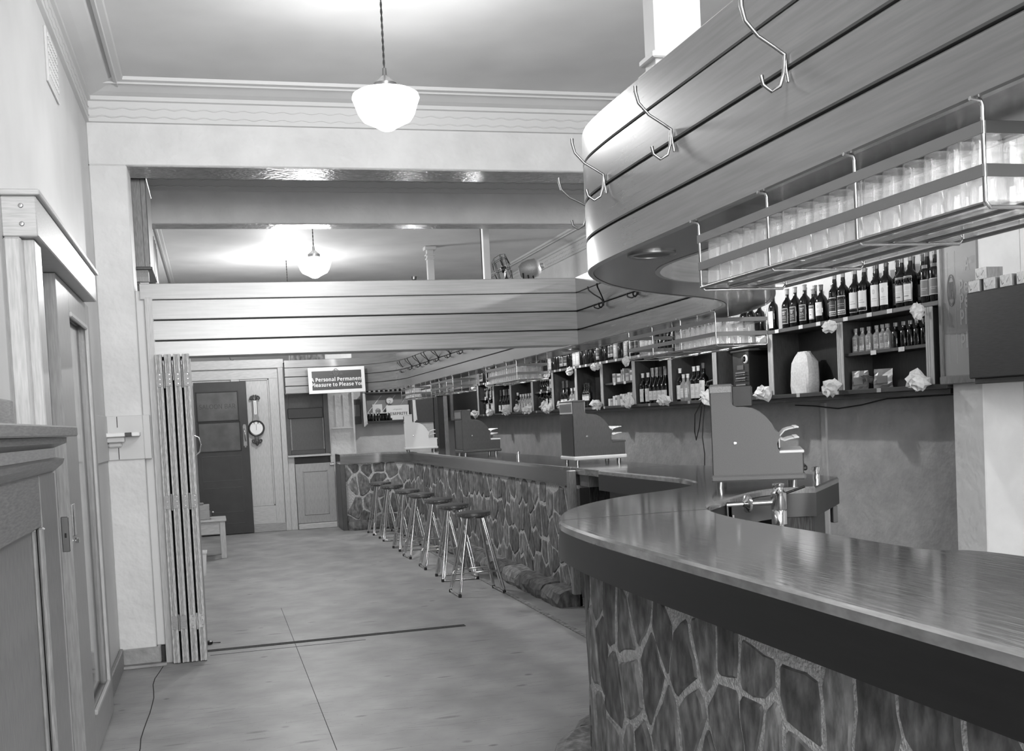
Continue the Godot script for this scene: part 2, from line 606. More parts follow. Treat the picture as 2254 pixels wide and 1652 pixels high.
# ---------------------------------------------------------------- floor, walls, ceilings
func shell():
	var mb := MB.new()
	mb.bd(-2.2, 7.2, -0.15, 0.0, -3.7, 20.6, 0.0)
	struct("floor", mb, M.floor)
	mb = MB.new()
	mb.bd(-2.2, 7.2, CEIL, CEIL + 0.15, -3.7, 20.6, 0.0)
	struct("ceiling", mb, M.ceiling_paint)
	# left wall with the opening of the sliding door
	mb = MB.new()
	mb.bd(-0.9, -0.66, 0, CEIL, -3.5, 4.28, 0.0)
	mb.bd(-0.9, -0.66, 2.2, CEIL, 4.28, 5.02, 0.0)
	mb.bd(-0.9, -0.66, 0, CEIL, 5.02, 20.4, 0.0)
	struct("wall_left", mb, M.paint_smooth)
	mb = MB.new()
	mb.bd(-2.1, -1.9, 0, 2.3, 3.9, 5.4, 0.0)
	mb.bd(-1.9, -0.9, 0, 2.3, 3.9, 4.1, 0.0)
	mb.bd(-1.9, -0.9, 0, 2.3, 5.2, 5.4, 0.0)
	mb.bd(-1.9, -0.9, 2.2, 2.3, 4.1, 5.2, 0.0)
	struct("wall_passage", mb, M.bar_wall)
	# front room wall: pier, header beam
	mb = MB.new()
	mb.bd(-0.66, -0.43, 0, 3.235, 7.36, 7.70, 0.006)
	mb.bd(-0.66, 4.6, 3.235, CEIL, 7.36, 7.70, 0.006)
	struct("wall_front_beam", mb, M.plaster)
	mb = MB.new()
	mb.bd(-0.43, 4.6, 3.228, 3.235, 7.366, 7.694, 0.0)
	struct("trim_1", mb, M.gloss_soffit)
	mb = MB.new()
	mb.bd(-0.66, 4.6, 3.235, CEIL, 9.36, 9.58, 0.006)
	struct("wall_middle_beam", mb, M.plaster)
	mb = MB.new()
	mb.bd(-0.66, 4.6, 3.228, 3.235, 9.366, 9.574, 0.0)
	struct("trim_2", mb, M.gloss_soffit)
	# wall behind the bar, the pier at its near end and the wall beyond it that faces the camera
	mb = MB.new()
	mb.bd(4.5, 4.75, 0, CEIL, 5.2, 20.4, 0.0)
	struct("wall_right", mb, M.plaster)
	mb = MB.new()
	mb.bd(4.47, 4.5, 0, 1.56, 5.45, 20.2, 0.0)
	struct("wall_dado", mb, M.bar_wall)
	mb = MB.new()
	mb.bd(4.22, 4.5, 0, CEIL, 5.18, 5.44, 0.006)
	mb.bd(4.5, 7.0, 0, CEIL, 5.18, 5.3, 0.0)
	struct("wall_near_bar", mb, M.plaster)
	mb = MB.new()
	mb.bd(7.0, 7.2, 0, CEIL, -3.5, 5.3, 0.0)
	struct("wall_side", mb, M.paint_smooth)
	mb = MB.new()
	mb.bd(-0.9, 7.2, 0, CEIL, -3.7, -3.5, 0.0)
	struct("wall_back", mb, M.paint_smooth)
	mb = MB.new()
	mb.bd(-0.9, 4.75, 0, CEIL, 20.2, 20.4, 0.0)
	struct("wall_far", mb, M.paint_smooth)
	# wall behind the far end of the bar
	mb = MB.new()
	mb.bd(1.75, 3.72, 0, 2.6, 18.45, 18.6, 0.004)
	struct("wall_far_bar", mb, M.plaster)
	# cornices: wavy frieze, cove and ceiling trim round each room
	cornice(Vector2(-0.66, 7.36), Vector2(-0.66, -3.5), true)
	cornice(Vector2(4.6, 7.36), Vector2(-0.66, 7.36), true)
	cornice(Vector2(4.5, 9.36), Vector2(-0.66, 9.36), false)
	cornice(Vector2(-0.66, 20.2), Vector2(-0.66, 9.58), false)
	cornice(Vector2(4.5, 9.58), Vector2(4.5, 20.2), false)
	# ceiling vent grille on the left wall, dark against the cornice
	var vg := thing("vent_grille", "small framed plaster vent grille high on left wall under the cornice", "vent", V(-0.66, 3.2, 5.75))
	mb = MB.new()
	mb.bd(0, 0.012, 0, 0.26, -0.2, 0.2, 0.003)
	part("frame", mb, M.paint_smooth, vg)
	mb = MB.new()
	for i in 9:
		for j in 6:
			var y := 0.04 + j * 0.036
			var z := -0.16 + i * 0.038
			mb.box(Vector3(0.011, y, z), Vector3(0.016, y + 0.02, z + 0.02), 0.002)
	var pg := part("lattice", mb, M.cornice_paint, vg)
	# skirting on the left wall and round the pier
	mb = MB.new()
	mb.bd(-0.66, -0.635, 0, 0.13, 6.25, 7.36, 0.006)
	struct("baseboard_left", mb, M.wood_mid_z)
	mb = MB.new()
	mb.bd(-0.66, -0.405, 0.02, 0.125, 7.335, 7.36, 0.008)
	mb.bd(-0.43, -0.405, 0.02, 0.125, 7.36, 7.45, 0.006)
	mb.bd(-0.66, -0.37, 0, 0.02, 7.30, 7.36, 0.006)
	struct("baseboard_pier", mb, M.gloss_soffit)

# a straight cornice along a wall; the room lies to the left of the way a -> b
func cornice(a: Vector2, b: Vector2, waves: bool):
	var n := structn("trim")
	var w := PackedVector2Array([a, b])
	var t := (b - a).normalized()
	var run := a.distance_to(b)
	var mb := MB.new()
	mb.sweep(w, [Vector2(0, 3.50), Vector2(0.022, 3.503), Vector2(0.022, 3.63), Vector2(0.04, 3.635), Vector2(0.04, 3.66), Vector2(0, 3.66)])
	part("frieze", mb, M.cornice_paint, n)
	mb = MB.new()
	mb.sweep(w, [Vector2(0, 3.66), Vector2(0.035, 3.66), Vector2(0.09, 3.672), Vector2(0.16, 3.695), Vector2(0.2, CEIL), Vector2(0, CEIL)])
	part("cove", mb, M.ceiling_paint, n)
	mb = MB.new()
	mb.sweep(w, [Vector2(0.195, 3.69), Vector2(0.215, 3.685), Vector2(0.22, 3.695), Vector2(0.25, 3.7), Vector2(0.255, CEIL), Vector2(0.195, CEIL)])
	part("ceiling_trim", mb, M.cornice_paint, n)
	# two wavy ribs
	var nrm := Vector2(-t.y, t.x)
	mb = MB.new()
	var steps := int(run / 0.02)
	for y in [3.535, 3.587]:
		var p := []
		for i in steps + 1:
			var s := run * i / steps
			var q := a + t * s + nrm * 0.023
			p.append(Vector3(q.x, y + sin(s * TAU / 0.125) * 0.0055, -q.y))
		mb.tube(p, 0.005, 4)
	part("wavy_rib", mb, M.cornice_paint, n)

# ---------------------------------------------------------------- left wall: dado, drinks shelf, sliding door, pier band
func left_side():
	# panelled dado with a drinks shelf, nearest the camera
	var t := structn("trim_dado")
	var mb := MB.new()
	mb.bd(-0.66, -0.505, 0.0, 1.40, 1.2, 3.68, 0.004)
	part("backing", mb, M.wood_mid_y, t)
	boxp("stile", t, M.wood_mid_y, -0.505, -0.49, 0.0, 1.40, 3.37, 3.68, 0.004)
	boxp("rail", t, M.wood_mid_z, -0.505, -0.492, 1.25, 1.40, 1.2, 3.37, 0.004)
	boxp("rail", t, M.wood_mid_z, -0.505, -0.492, 0.0, 0.22, 1.2, 3.37, 0.004)
	boxp("moulding", t, M.wood_mid_y, -0.5, -0.482, 0.22, 1.25, 3.33, 3.37, 0.008)
	boxp("moulding", t, M.wood_mid_y, -0.505, -0.496, 0.22, 1.25, 3.26, 3.29, 0.004)
	mb = MB.new()
	mb.sweep(PackedVector2Array([Vector2(-0.66, 3.70), Vector2(-0.66, 1.2)]), [Vector2(0, 1.40), Vector2(0.165, 1.40), Vector2(0.195, 1.425), Vector2(0.2, 1.44), Vector2(0.175, 1.445), Vector2(0.17, 1.475), Vector2(0.21, 1.49), Vector2(0.21, 1.508), Vector2(0, 1.508)])
	part("cornice", mb, M.wood_mid_z, t)
	boxp("drinks_shelf", t, M.wood_mid_z, -0.66, -0.42, 1.509, 1.541, 1.2, 3.74, 0.004)
	boxp("splash_board", t, M.wood_mid_z, -0.66, -0.64, 1.541, 1.64, 1.2, 3.95, 0.004)
	# sliding door with its head rail and jamb
	var d := structn("door_1")
	boxp("jamb", d, M.wood_pale_y, -0.66, -0.565, 0.0, 2.21, 4.13, 4.28, 0.004)
	boxp("jamb_moulding", d, M.wood_pale_y, -0.66, -0.60, 0.0, 2.21, 4.07, 4.13, 0.008)
	var hr := boxp("head_rail", d, M.wood_pale_x, -0.66, -0.545, 2.212, 2.352, 4.08, 6.05, 0.004)
	boxp("cap", hr, M.wood_pale_x, -0.665, -0.53, 2.352, 2.372, 4.06, 6.07, 0.003)
	for y in [2.255, 2.318]:
		mb = MB.new()
		mb.xf = Transform3D(Basis(Vector3.RIGHT, PI / 2), V(-0.595, y, 4.08))
		mb.lathe([Vector2(0, 0.008), Vector2(0.007, 0.007), Vector2(0.009, 0.0)], 10)
		part("bolt", mb, M.steel, hr)
	var lf := structn("door_2")
	boxp("stile", lf, M.wood_y, -0.655, -0.605, 0.012, 2.21, 4.95, 5.36, 0.003)
	boxp("stile", lf, M.wood_y, -0.655, -0.605, 0.012, 2.21, 6.04, 6.22, 0.003)
	boxp("rail", lf, M.wood_y, -0.655, -0.605, 2.09, 2.21, 5.36, 6.04, 0.003)
	boxp("rail", lf, M.wood_y, -0.655, -0.605, 0.012, 0.2, 5.36, 6.04, 0.003)
	boxp("bead", lf, M.wood_pale_y, -0.612, -0.594, 0.2, 2.09, 6.015, 6.04, 0.005)
	boxp("bead", lf, M.wood_pale_y, -0.612, -0.594, 2.065, 2.09, 5.36, 6.02, 0.005)
	boxp("bead", lf, M.wood_pale_y, -0.612, -0.594, 0.2, 0.225, 5.36, 6.02, 0.005)
	boxp("glass_pane", lf, M.glass_pane, -0.634, -0.630, 0.2, 2.09, 5.36, 6.04, 0.0)
	var lk := boxp("lock_plate", lf, M.steel, -0.645, -0.615, 1.02, 1.17, 4.944, 4.952, 0.002)
	boxp("keyhole", lk, M.black, -0.634, -0.626, 1.08, 1.1, 4.942, 4.945, 0.001)
	boxp("pull_plate", lf, M.chrome, -0.607, -0.598, 1.08, 1.22, 4.99, 5.06, 0.003)
	mb = MB.new()
	mb.tube([V(-0.6, 1.06, 5.02), V(-0.585, 1.06, 5.02)], 0.012, 10)
	part("knob", mb, M.chrome, lf)
	# the band of boarding at glass height that runs round the pier, with a broken drinks ledge on it
	var b := structn("trim_band")
	boxp("board", b, M.paint_smooth, -0.66, -0.645, 1.35, 1.635, 6.3, 7.36, 0.003)
	mb = MB.new()
	mb.bd(-0.66, -0.43, 1.35, 1.635, 7.345, 7.36, 0.004)
	mb.bd(-0.43, -0.385, 1.35, 1.635, 7.345, 7.42, 0.004)
	part("board", mb, M.paint_smooth, b)
	boxp("joint", b, M.dark_line, -0.587, -0.583, 1.56, 1.63, 7.342, 7.346, 0.0)
	boxp("joint", b, M.dark_line, -0.587, -0.583, 1.355, 1.43, 7.342, 7.346, 0.0)
	var sh := thing("drinks_ledge", "short white drinks ledge with a scorched gap on the pier behind the sliding door", "ledge", V(-0.66, 1.5, 7.345))
	mb = MB.new()
	mb.box(Vector3(0.0, 0.0, 0.0), Vector3(0.125, 0.026, 0.11), 0.004)
	part("board", mb, M.white, sh)
	mb = MB.new()
	mb.box(Vector3(0.165, 0.0, 0.0), Vector3(0.215, 0.026, 0.11), 0.004)
	part("board", mb, M.white, sh)
	mb = MB.new()
	mb.box(Vector3(0.125, 0.001, 0.0), Vector3(0.165, 0.025, 0.1), 0.002)
	part("scorched_board", mb, M.wood_black, sh)
	mb = MB.new()
	var prof := PackedVector2Array([Vector2(0.0, 0.0), Vector2(0.12, 0.0), Vector2(0.12, -0.02), Vector2(0.09, -0.05), Vector2(0.03, -0.065), Vector2(0.0, -0.07)])
	for i in range(1, 5):
		pass
	mb.box(Vector3(0.01, -0.035, 0.0), Vector3(0.12, -0.001, 0.075), 0.006)
	mb.box(Vector3(0.015, -0.066, 0.0), Vector3(0.1, -0.036, 0.045), 0.01)
	part("bracket", mb, M.cornice_paint, sh)

# ---------------------------------------------------------------- opening in the front beam: post, folding door, boarded bulkhead
func opening():
	var p := structn("trim_post")
	boxp("outer_strip", p, M.cornice_paint, -0.43, -0.375, 0.12, 2.44, 7.42, 7.5, 0.004)
	boxp("post", p, M.wood_pale_y, -0.378, -0.325, 0.0, 2.40, 7.40, 7.5, 0.004)
	boxp("worn_foot", p, M.old_timber, -0.425, -0.38, 0.0, 0.115, 7.43, 7.5, 0.006)
	boxp("inner_post", p, M.wood_mid_y, -0.43, -0.325, 0.0, 2.40, 7.5, 7.7, 0.004)
	# folding door, four leaves folded flat against one another, edges to the camera
	var fd := thing("folding_door", "tall folding door with four leaves stacked edge-on and steel hinges beside the pier", "door", V(-0.33, 0, 7.34))
	for k in 4:
		var x0 := 0.0 + k * 0.0565
		var lf := MB.new()
		lf.box(Vector3(x0, 0.004, -0.66), Vector3(x0 + 0.0125, 2.02, 0), 0.002)
		lf.box(Vector3(x0 + 0.015, 0.004, -0.66), Vector3(x0 + 0.0215, 2.02, -0.002), 0.002)
		lf.box(Vector3(x0 + 0.024, 0.004, -0.66), Vector3(x0 + 0.0425, 2.02, 0), 0.002)
		lf.box(Vector3(x0 + 0.002, 0.006, -0.655), Vector3(x0 + 0.04, 2.018, -0.012), 0.0)
		var o := part("leaf", lf, M.fold_paint, fd)
	for y in [0.225, 1.015, 1.81]:
		for k in [0, 2]:
			var h := MB.new()
			var x: float = k * 0.0565
			h.box(Vector3(x + 0.006, y, 0), Vector3(x + 0.043, y + 0.088, 0.0025), 0.001)
			h.box(Vector3(x + 0.0565, y, 0), Vector3(x + 0.0945, y + 0.088, 0.0025), 0.001)
			h.tube([Vector3(x + 0.0497, y - 0.01, 0.003), Vector3(x + 0.0497, y + 0.098, 0.003)], 0.0055, 8)
			var hg := part("hinge", h, M.fold_paint if y < 0.3 and k == 2 else M.dull_metal, fd)
			h = MB.new()
			for q in [0.014, 0.045, 0.075]:
				for xx in [0.02, 0.08]:
					h.box(Vector3(x + xx, y + q, 0.002), Vector3(x + xx + 0.007, y + q + 0.007, 0.0036), 0.001)
			part("screw", h, M.steel, hg)
	for k in [0, 1, 2]:
		var bt := MB.new()
		var x: float = k * 0.0565 + 0.0497
		bt.tube([Vector3(x, 1.9 - 0.05 * k, -0.01), Vector3(x, 1.98, -0.01)], 0.004, 6)
		bt.tube([Vector3(x, 1.95, -0.008), Vector3(x, 1.975, -0.008)], 0.007, 6)
		part("flush_bolt", bt, M.steel, fd)
	var hd := MB.new()
	hd.tube([Vector3(0.212, 1.35, -0.3), Vector3(0.24, 1.37, -0.3), Vector3(0.252, 1.42, -0.3), Vector3(0.24, 1.47, -0.3), Vector3(0.212, 1.485, -0.3)], 0.006, 8)
	part("pull_handle", hd, M.chrome, fd)
	# boarded bulkhead across the opening
	var bk := thing("bulkhead", "varnished bulkhead of horizontal boards spanning the room above the folding door", "bulkhead", V(0, 0, 0))
	var rows := [[2.380, 2.485, -0.40], [2.2495, 2.3765, -0.33], [2.1155, 2.2425, -0.33], [2.004, 2.1085, -0.33]]
	for r in rows:
		var mb := MB.new()
		mb.sweep(PackedVector2Array([Vector2(2.585, 7.42), Vector2(r[2], 7.42)]), [Vector2(0, r[0]), Vector2(0.016, r[0]), Vector2(0.02, r[0] + 0.004), Vector2(0.02, r[1] - 0.004), Vector2(0.016, r[1]), Vector2(0, r[1])])
		part("board", mb, M.board_pale, bk)
	boxp("stile", bk, M.wood_pale_y, -0.376, -0.334, 2.004, 2.3765, 7.402, 7.425, 0.003)
	boxp("core", bk, M.dark_line, -0.37, 2.585, 2.01, 2.475, 7.42, 7.44, 0.0)
	boxp("core", bk, M.wood_pale_x, -0.376, 2.55, 2.006, 2.48, 7.44, 7.62, 0.003)
	# cage fan laid on top of the bulkhead
	fan()
	# tall wooden case on the left wall of the middle room, and two more beyond it
	var cs := thing("wall_case", "tall narrow wooden case with a moulded base hung high beside the pier", "cabinet", V(-0.66, 2.655, 7.98))
	var mb := MB.new()
	mb.box(Vector3(0.12, 0.0, -0.5), Vector3(0.318, 0.615, 0.14), 0.004)
	part("case_body", mb, M.wood_mid_y, cs)
	mb = MB.new()
	mb.box(Vector3(0.105, 0.6, -0.51), Vector3(0.325, 0.635, 0.15), 0.004)
	part("top_moulding", mb, M.wood_dark_y, cs)
	mb = MB.new()
	mb.box(Vector3(0.1, -0.02, -0.51), Vector3(0.33, 0.0, 0.16), 0.004)
	part("base_board", mb, M.wood_dark_y, cs)
	mb = MB.new()
	mb.sweep(PackedVector2Array([Vector2(0.3, -0.14), Vector2(0.1, -0.14)]), [Vector2(-0.1, -0.02), Vector2(0.0, -0.02), Vector2(-0.02, -0.035), Vector2(-0.045, -0.06), Vector2(-0.06, -0.09), Vector2(-0.1, -0.09)])
	part("base_moulding", mb, M.wood_pale_y, cs)
	mb = MB.new()
	mb.box(Vector3(0.12, -0.115, -0.5), Vector3(0.24, -0.09, 0.08), 0.004)
	part("foot_board", mb, M.wood_dark_y, cs)
	mb = MB.new()
	mb.box(Vector3(0.312, 0.02, 0.141), Vector3(0.318, 0.6, 0.143), 0.0)
	mb.box(Vector3(0.28, 0.005, 0.1405), Vector3(0.284, 0.61, 0.142), 0.0)
	part("edge_bead", mb, M.wood_dark_y, cs)
	for k in 2:
		var c := thing("wall_hanging", ["dark pleated hanging on the left wall just behind the tall wooden case", "shorter dark pleated hanging further along the left wall over the bulkhead"][k], "hanging", V(-0.66, [2.62, 2.62][k], [9.85, 11.6][k]))
		mb = MB.new()
		var h: float = [0.55, 0.35][k]
		for j in 9:
			mb.tube([Vector3(0.25 + 0.012 * (j % 2), 0, 0.25 - j * 0.06), Vector3(0.25, h - 0.04 * (j % 3), 0.25 - j * 0.06)], 0.034, 6)
		part("pleats", mb, M.wood_dark_y, c)
		mb = MB.new()
		mb.box(Vector3(0.0, h - 0.08, -0.3), Vector3(0.26, h - 0.05, 0.3), 0.004)
		part("rail", mb, M.wood_black, c)

func fan():
	var t := thing("cage_fan", "old electric fan with a wire cage tipped back on top of the bulkhead", "fan", V(2.2, 2.485, 7.53), 0.0)
	var tilt := Transform3D(Basis(Vector3(0, 1, 0), -0.25) * Basis(Vector3(0, 0, 1), 0.25), Vector3(-0.02, 0.0, 0))
	var mb := MB.new()
	mb.xf = Transform3D(Basis(Vector3(0, 1, 0), -0.35) * Basis(Vector3(0, 0, 1), -PI / 2 + 0.2), Vector3(0.09, 0.085, 0))
	mb.lathe([Vector2(0, -0.085), Vector2(0.04, -0.08), Vector2(0.062, -0.05), Vector2(0.07, 0.0), Vector2(0.066, 0.045), Vector2(0.045, 0.07), Vector2(0.02, 0.078), Vector2(0.018, 0.1), Vector2(0, 0.102)], 20)
	var mo := part("motor", mb, M.dull_metal, t)
	mb = MB.new()
	for k in [-1, 0, 1]:
		mb.tube([Vector3(0.06 + 0.035 * k, 0.05, 0.03), Vector3(0.06 + 0.04 * k, 0.0, 0.05)], 0.006, 6)
	mb.tube([Vector3(0.0, 0.004, 0.06), Vector3(0.15, 0.004, 0.06)], 0.005, 6)
	part("foot", mb, M.dark_metal, t)
	mb = MB.new()
	# wire cage: two rings and bowed spokes, tipped back
	mb.xf = tilt * Transform3D(Basis(Vector3(0, 0, 1), PI / 2), Vector3(-0.06, 0.105, 0))
	for q in [[0.11, 0.0], [0.095, 0.05], [0.105, -0.035]]:
		var ring := []
		for k in 20:
			var a := TAU * k / 20
			ring.append(Vector3(cos(a) * q[0], q[1], sin(a) * q[0]))
		mb.tube(ring, 0.0022, 5, true)
	for k in 8:
		var a := TAU * k / 8 + 0.2
		mb.tube([Vector3(cos(a) * 0.02, 0.075, sin(a) * 0.02), Vector3(cos(a) * 0.07, 0.07, sin(a) * 0.07), Vector3(cos(a) * 0.095, 0.05, sin(a) * 0.095), Vector3(cos(a) * 0.11, 0.0, sin(a) * 0.11), Vector3(cos(a) * 0.105, -0.035, sin(a) * 0.105), Vector3(cos(a) * 0.03, -0.05, sin(a) * 0.03)], 0.0018, 4)
	part("cage", mb, M.dark_metal, t)
	mb = MB.new()
	mb.xf = tilt * Transform3D(Basis(Vector3(0, 0, 1), PI / 2), Vector3(-0.06, 0.105, 0))
	for k in 4:
		var a := TAU * k / 4 + 0.5
		var u := Vector3(cos(a), 0, sin(a))
		var w := Vector3(-sin(a), 0, cos(a))
		mb.quad(u * 0.02 + w * 0.012, u * 0.09 + w * 0.03 + Vector3(0, 0.014, 0), u * 0.09 - w * 0.03 - Vector3(0, 0.014, 0), u * 0.02 - w * 0.012)
		mb.quad(u * 0.02 - w * 0.012 + Vector3(0, 0.002, 0), u * 0.09 - w * 0.03 - Vector3(0, 0.012, 0), u * 0.09 + w * 0.03 + Vector3(0, 0.016, 0), u * 0.02 + w * 0.012 + Vector3(0, 0.002, 0))
	mb.lathe([Vector2(0, -0.02), Vector2(0.022, -0.015), Vector2(0.022, 0.02), Vector2(0, 0.025)], 10)
	part("blades", mb, M.dark_metal, t)

func words(s: String, h: float, m: Material, parent: Node3D, at: Vector3, turn := Basis.IDENTITY, depth := 0.002, called := "lettering", center := true, wide := 1.0, weight := 400) -> MeshInstance3D:
	var tm := TextMesh.new()
	var fnt := SystemFont.new()
	fnt.font_names = PackedStringArray(["Droid Sans"])
	fnt.font_weight = weight
	tm.font = fnt
	tm.text = s
	tm.font_size = 32
	tm.pixel_size = h / 23.0
	tm.depth = depth
	tm.curve_step = 1.5
	tm.horizontal_alignment = HORIZONTAL_ALIGNMENT_CENTER if center else HORIZONTAL_ALIGNMENT_LEFT
	var o := MeshInstance3D.new()
	o.name = called
	o.mesh = tm
	o.material_override = m
	o.transform = Transform3D(turn * Basis.from_scale(Vector3(wide, 1, 1)), at)
	parent.add_child(o, true)
	return o

func far_end():
	# panelled partition that closes the room, with the post beside the hatch
	var t := thing("partition", "pale varnished panelled partition across the far end behind the barometer", "partition", V(0, 0, 16.25))
	var mb := MB.new()
	mb.box(Vector3(-0.66, 0, -0.06), Vector3(1.05, 2.5, 0.0), 0.003)
	part("boarding", mb, M.wood_pale_y, t)
	mb = MB.new()
	mb.box(Vector3(-0.66, 2.4, -0.08), Vector3(1.06, 2.53, 0.05), 0.004)
	part("head_rail", mb, M.wood_pale_x, t)
	for q in [[-0.66, 0.415], [0.415, 0.84]]:
		pass
	mb = MB.new()
	mb.box(Vector3(-0.25, 2.25, 0), Vector3(0.97, 2.385, 0.03), 0.003)
	part("rail", mb, M.wood_pale_x, t)
	mb = MB.new()
	mb.box(Vector3(0.84, 0.0, 0), Vector3(0.97, 2.25, 0.03), 0.003)
	part("stile", mb, M.wood_pale_y, t)
	mb = MB.new()
	mb.box(Vector3(-0.25, 0.12, 0), Vector3(0.84, 0.38, 0.03), 0.003)
	part("rail", mb, M.wood_pale_x, t)
	mb = MB.new()
	mb.box(Vector3(0.3, 0.38, 0), Vector3(0.42, 2.25, 0.03), 0.003)
	part("stile", mb, M.wood_pale_y, t)
	mb = MB.new()
	for q in [[0.42, 0.84]]:
		mb.box(Vector3(q[1] - 0.025, 0.38, 0.0), Vector3(q[1], 2.25, 0.018), 0.006)
		mb.box(Vector3(q[0], 2.225, 0.0), Vector3(q[1], 2.25, 0.018), 0.006)
		mb.box(Vector3(q[0], 0.38, 0.0), Vector3(q[1], 0.405, 0.018), 0.006)
	part("panel_moulding", mb, M.wood_pale_y, t)
	mb = MB.new()
	mb.box(Vector3(-0.66, 0.0, 0), Vector3(0.99, 0.12, 0.04), 0.005)
	part("skirting", mb, M.wood_x, t)
	mb = MB.new()
	mb.box(Vector3(0.975, 0.0, -0.06), Vector3(1.05, 2.4, 0.07), 0.004)
	part("post", mb, M.wood_pale_y, t)
	mb = MB.new()
	mb.box(Vector3(1.05, 0.0, -0.06), Vector3(1.145, 1.09, 0.06), 0.004)
	part("post", mb, M.wood_pale_y, t)
	# saloon bar door, standing a little ajar
	var d := thing("saloon_door", "black panelled door with two obscure glass panes left of the barometer", "door", V(-0.225, 0.01, 16.15), 0.02)
	mb = MB.new()
	mb.box(Vector3(0, 0, -0.02), Vector3(0.735, 2.21, 0.015), 0.003)
	part("leaf", mb, M.door_black, d)
	for q in [[0.035, 0.6, 2.06, 1.655, "LOON"], [0.04, 0.61, 1.62, 1.215, ""]]:
		mb = MB.new()
		mb.box(Vector3(q[0], q[3], 0.012), Vector3(q[1], q[2], 0.018), 0.001)
		part("glass_pane", mb, M.frosted, d)
		mb = MB.new()
		mb.box(Vector3(q[0] - 0.014, q[3] - 0.014, 0.012), Vector3(q[0], q[2] + 0.014, 0.026), 0.004)
		mb.box(Vector3(q[1], q[3] - 0.014, 0.012), Vector3(q[1] + 0.014, q[2] + 0.014, 0.026), 0.004)
		mb.box(Vector3(q[0], q[3] - 0.014, 0.012), Vector3(q[1], q[3], 0.026), 0.004)
		mb.box(Vector3(q[0], q[2], 0.012), Vector3(q[1], q[2] + 0.014, 0.026), 0.004)
		part("glazing_bead", mb, M.door_black, d)
	words("SALOON BAR", 0.062, M.wood_black, d, Vector3(0.315, 1.855, 0.0185), Basis.IDENTITY, 0.001)
	for q in [[1.14, 0.78], [0.68, 0.32]]:
		mb = MB.new()
		mb.box(Vector3(0.055, q[1], 0.013), Vector3(0.06, q[0], 0.021), 0.001)
		mb.box(Vector3(0.605, q[1], 0.013), Vector3(0.61, q[0], 0.021), 0.001)
		mb.box(Vector3(0.055, q[0] - 0.004, 0.013), Vector3(0.61, q[0] + 0.002, 0.021), 0.001)
		mb.box(Vector3(0.055, q[1], 0.013), Vector3(0.61, q[1] + 0.006, 0.021), 0.001)
		part("panel_moulding", mb, M.wood_dark_y, d)
	mb = MB.new()
	mb.box(Vector3(0.055, 0.155, 0.013), Vector3(0.61, 0.16, 0.02), 0.001)
	part("kick_rail", mb, M.wood_dark_y, d)
	mb = MB.new()
	mb.box(Vector3(0.655, 1.27, 0.014), Vector3(0.705, 1.56, 0.02), 0.003)
	mb.lathe([Vector2(0.025, 1.56), Vector2(0.02, 1.58), Vector2(0.0, 1.59)], 10, Vector3(0.68, 0, 0.014), 1.0, 0.25)
	mb.lathe([Vector2(0.0, 1.245), Vector2(0.014, 1.25), Vector2(0.012, 1.27)], 10, Vector3(0.68, 0, 0.014), 1.0, 0.25)
	var hp := part("handle_plate", mb, M.dull_metal, d)
	mb = MB.new()
	mb.tube([Vector3(0.672, 1.52, 0.02), Vector3(0.675, 1.51, 0.05), Vector3(0.68, 1.45, 0.06), Vector3(0.685, 1.37, 0.055), Vector3(0.69, 1.34, 0.02)], 0.008, 8)
	part("pull_handle", mb, M.chrome, hp)
	barometer()
	# hatch: dark panelled shutter above a shelf, half door below
	var h := thing("hatch_shutter", "dark stained wooden hatch shutter with a deep middle rail right of the pale post", "shutter", V(1.06, 1.1, 16.6))
	mb = MB.new()
	mb.box(Vector3(0, 0, -0.03), Vector3(0.66, 0.93, 0.0), 0.003)
	part("panel", mb, M.wood_dark_y, h)
	mb = MB.new()
	mb.box(Vector3(0, 0.0, 0), Vector3(0.075, 0.93, 0.025), 0.003)
	part("stile", mb, M.wood_dark_y, h)
	mb = MB.new()
	mb.box(Vector3(0.585, 0.0, 0), Vector3(0.66, 0.93, 0.05), 0.003)
	part("stile", mb, M.wood_dark_y, h)
	mb = MB.new()
	mb.box(Vector3(0.05, 0.545, 0), Vector3(0.575, 0.7, 0.035), 0.008)
	part("middle_rail", mb, M.wood_dark_z, h)
	mb = MB.new()
	mb.box(Vector3(0.075, 0.0, 0), Vector3(0.585, 0.065, 0.02), 0.004)
	part("bottom_rail", mb, M.wood_dark_z, h)
	mb = MB.new()
	mb.box(Vector3(0.075, 0.065, 0), Vector3(0.1, 0.545, 0.014), 0.005)
	mb.box(Vector3(0.56, 0.065, 0), Vector3(0.585, 0.545, 0.014), 0.005)
	part("panel_moulding", mb, M.wood_mid_y, h)
	mb = MB.new()
	mb.tube([Vector3(-0.01, 0.61, 0.02), Vector3(0.01, 0.61, 0.02)], 0.012, 8)
	part("bolt", mb, M.chrome, h)
	var s := thing("hatch_shelf", "narrow pale shelf below the dark hatch shutter", "shelf", V(1.02, 1.075, 16.2))
	mb = MB.new()
	mb.box(Vector3(0.03, 0, -0.4), Vector3(0.66, 0.022, 0.1), 0.004)
	part("board", mb, M.wood_pale_x, s)
	var hd := thing("half_door", "pale panelled half door below the hatch shelf", "door", V(1.15, 0.09, 16.16))
	mb = MB.new()
	mb.box(Vector3(0, 0, -0.03), Vector3(0.57, 0.88, 0.0), 0.003)
	part("leaf", mb, M.wood_y, hd)
	mb = MB.new()
	mb.box(Vector3(0.1, 0.12, -0.001), Vector3(0.115, 0.77, 0.012), 0.004)
	mb.box(Vector3(0.45, 0.12, -0.001), Vector3(0.465, 0.77, 0.012), 0.004)
	mb.box(Vector3(0.1, 0.12, -0.001), Vector3(0.465, 0.135, 0.012), 0.004)
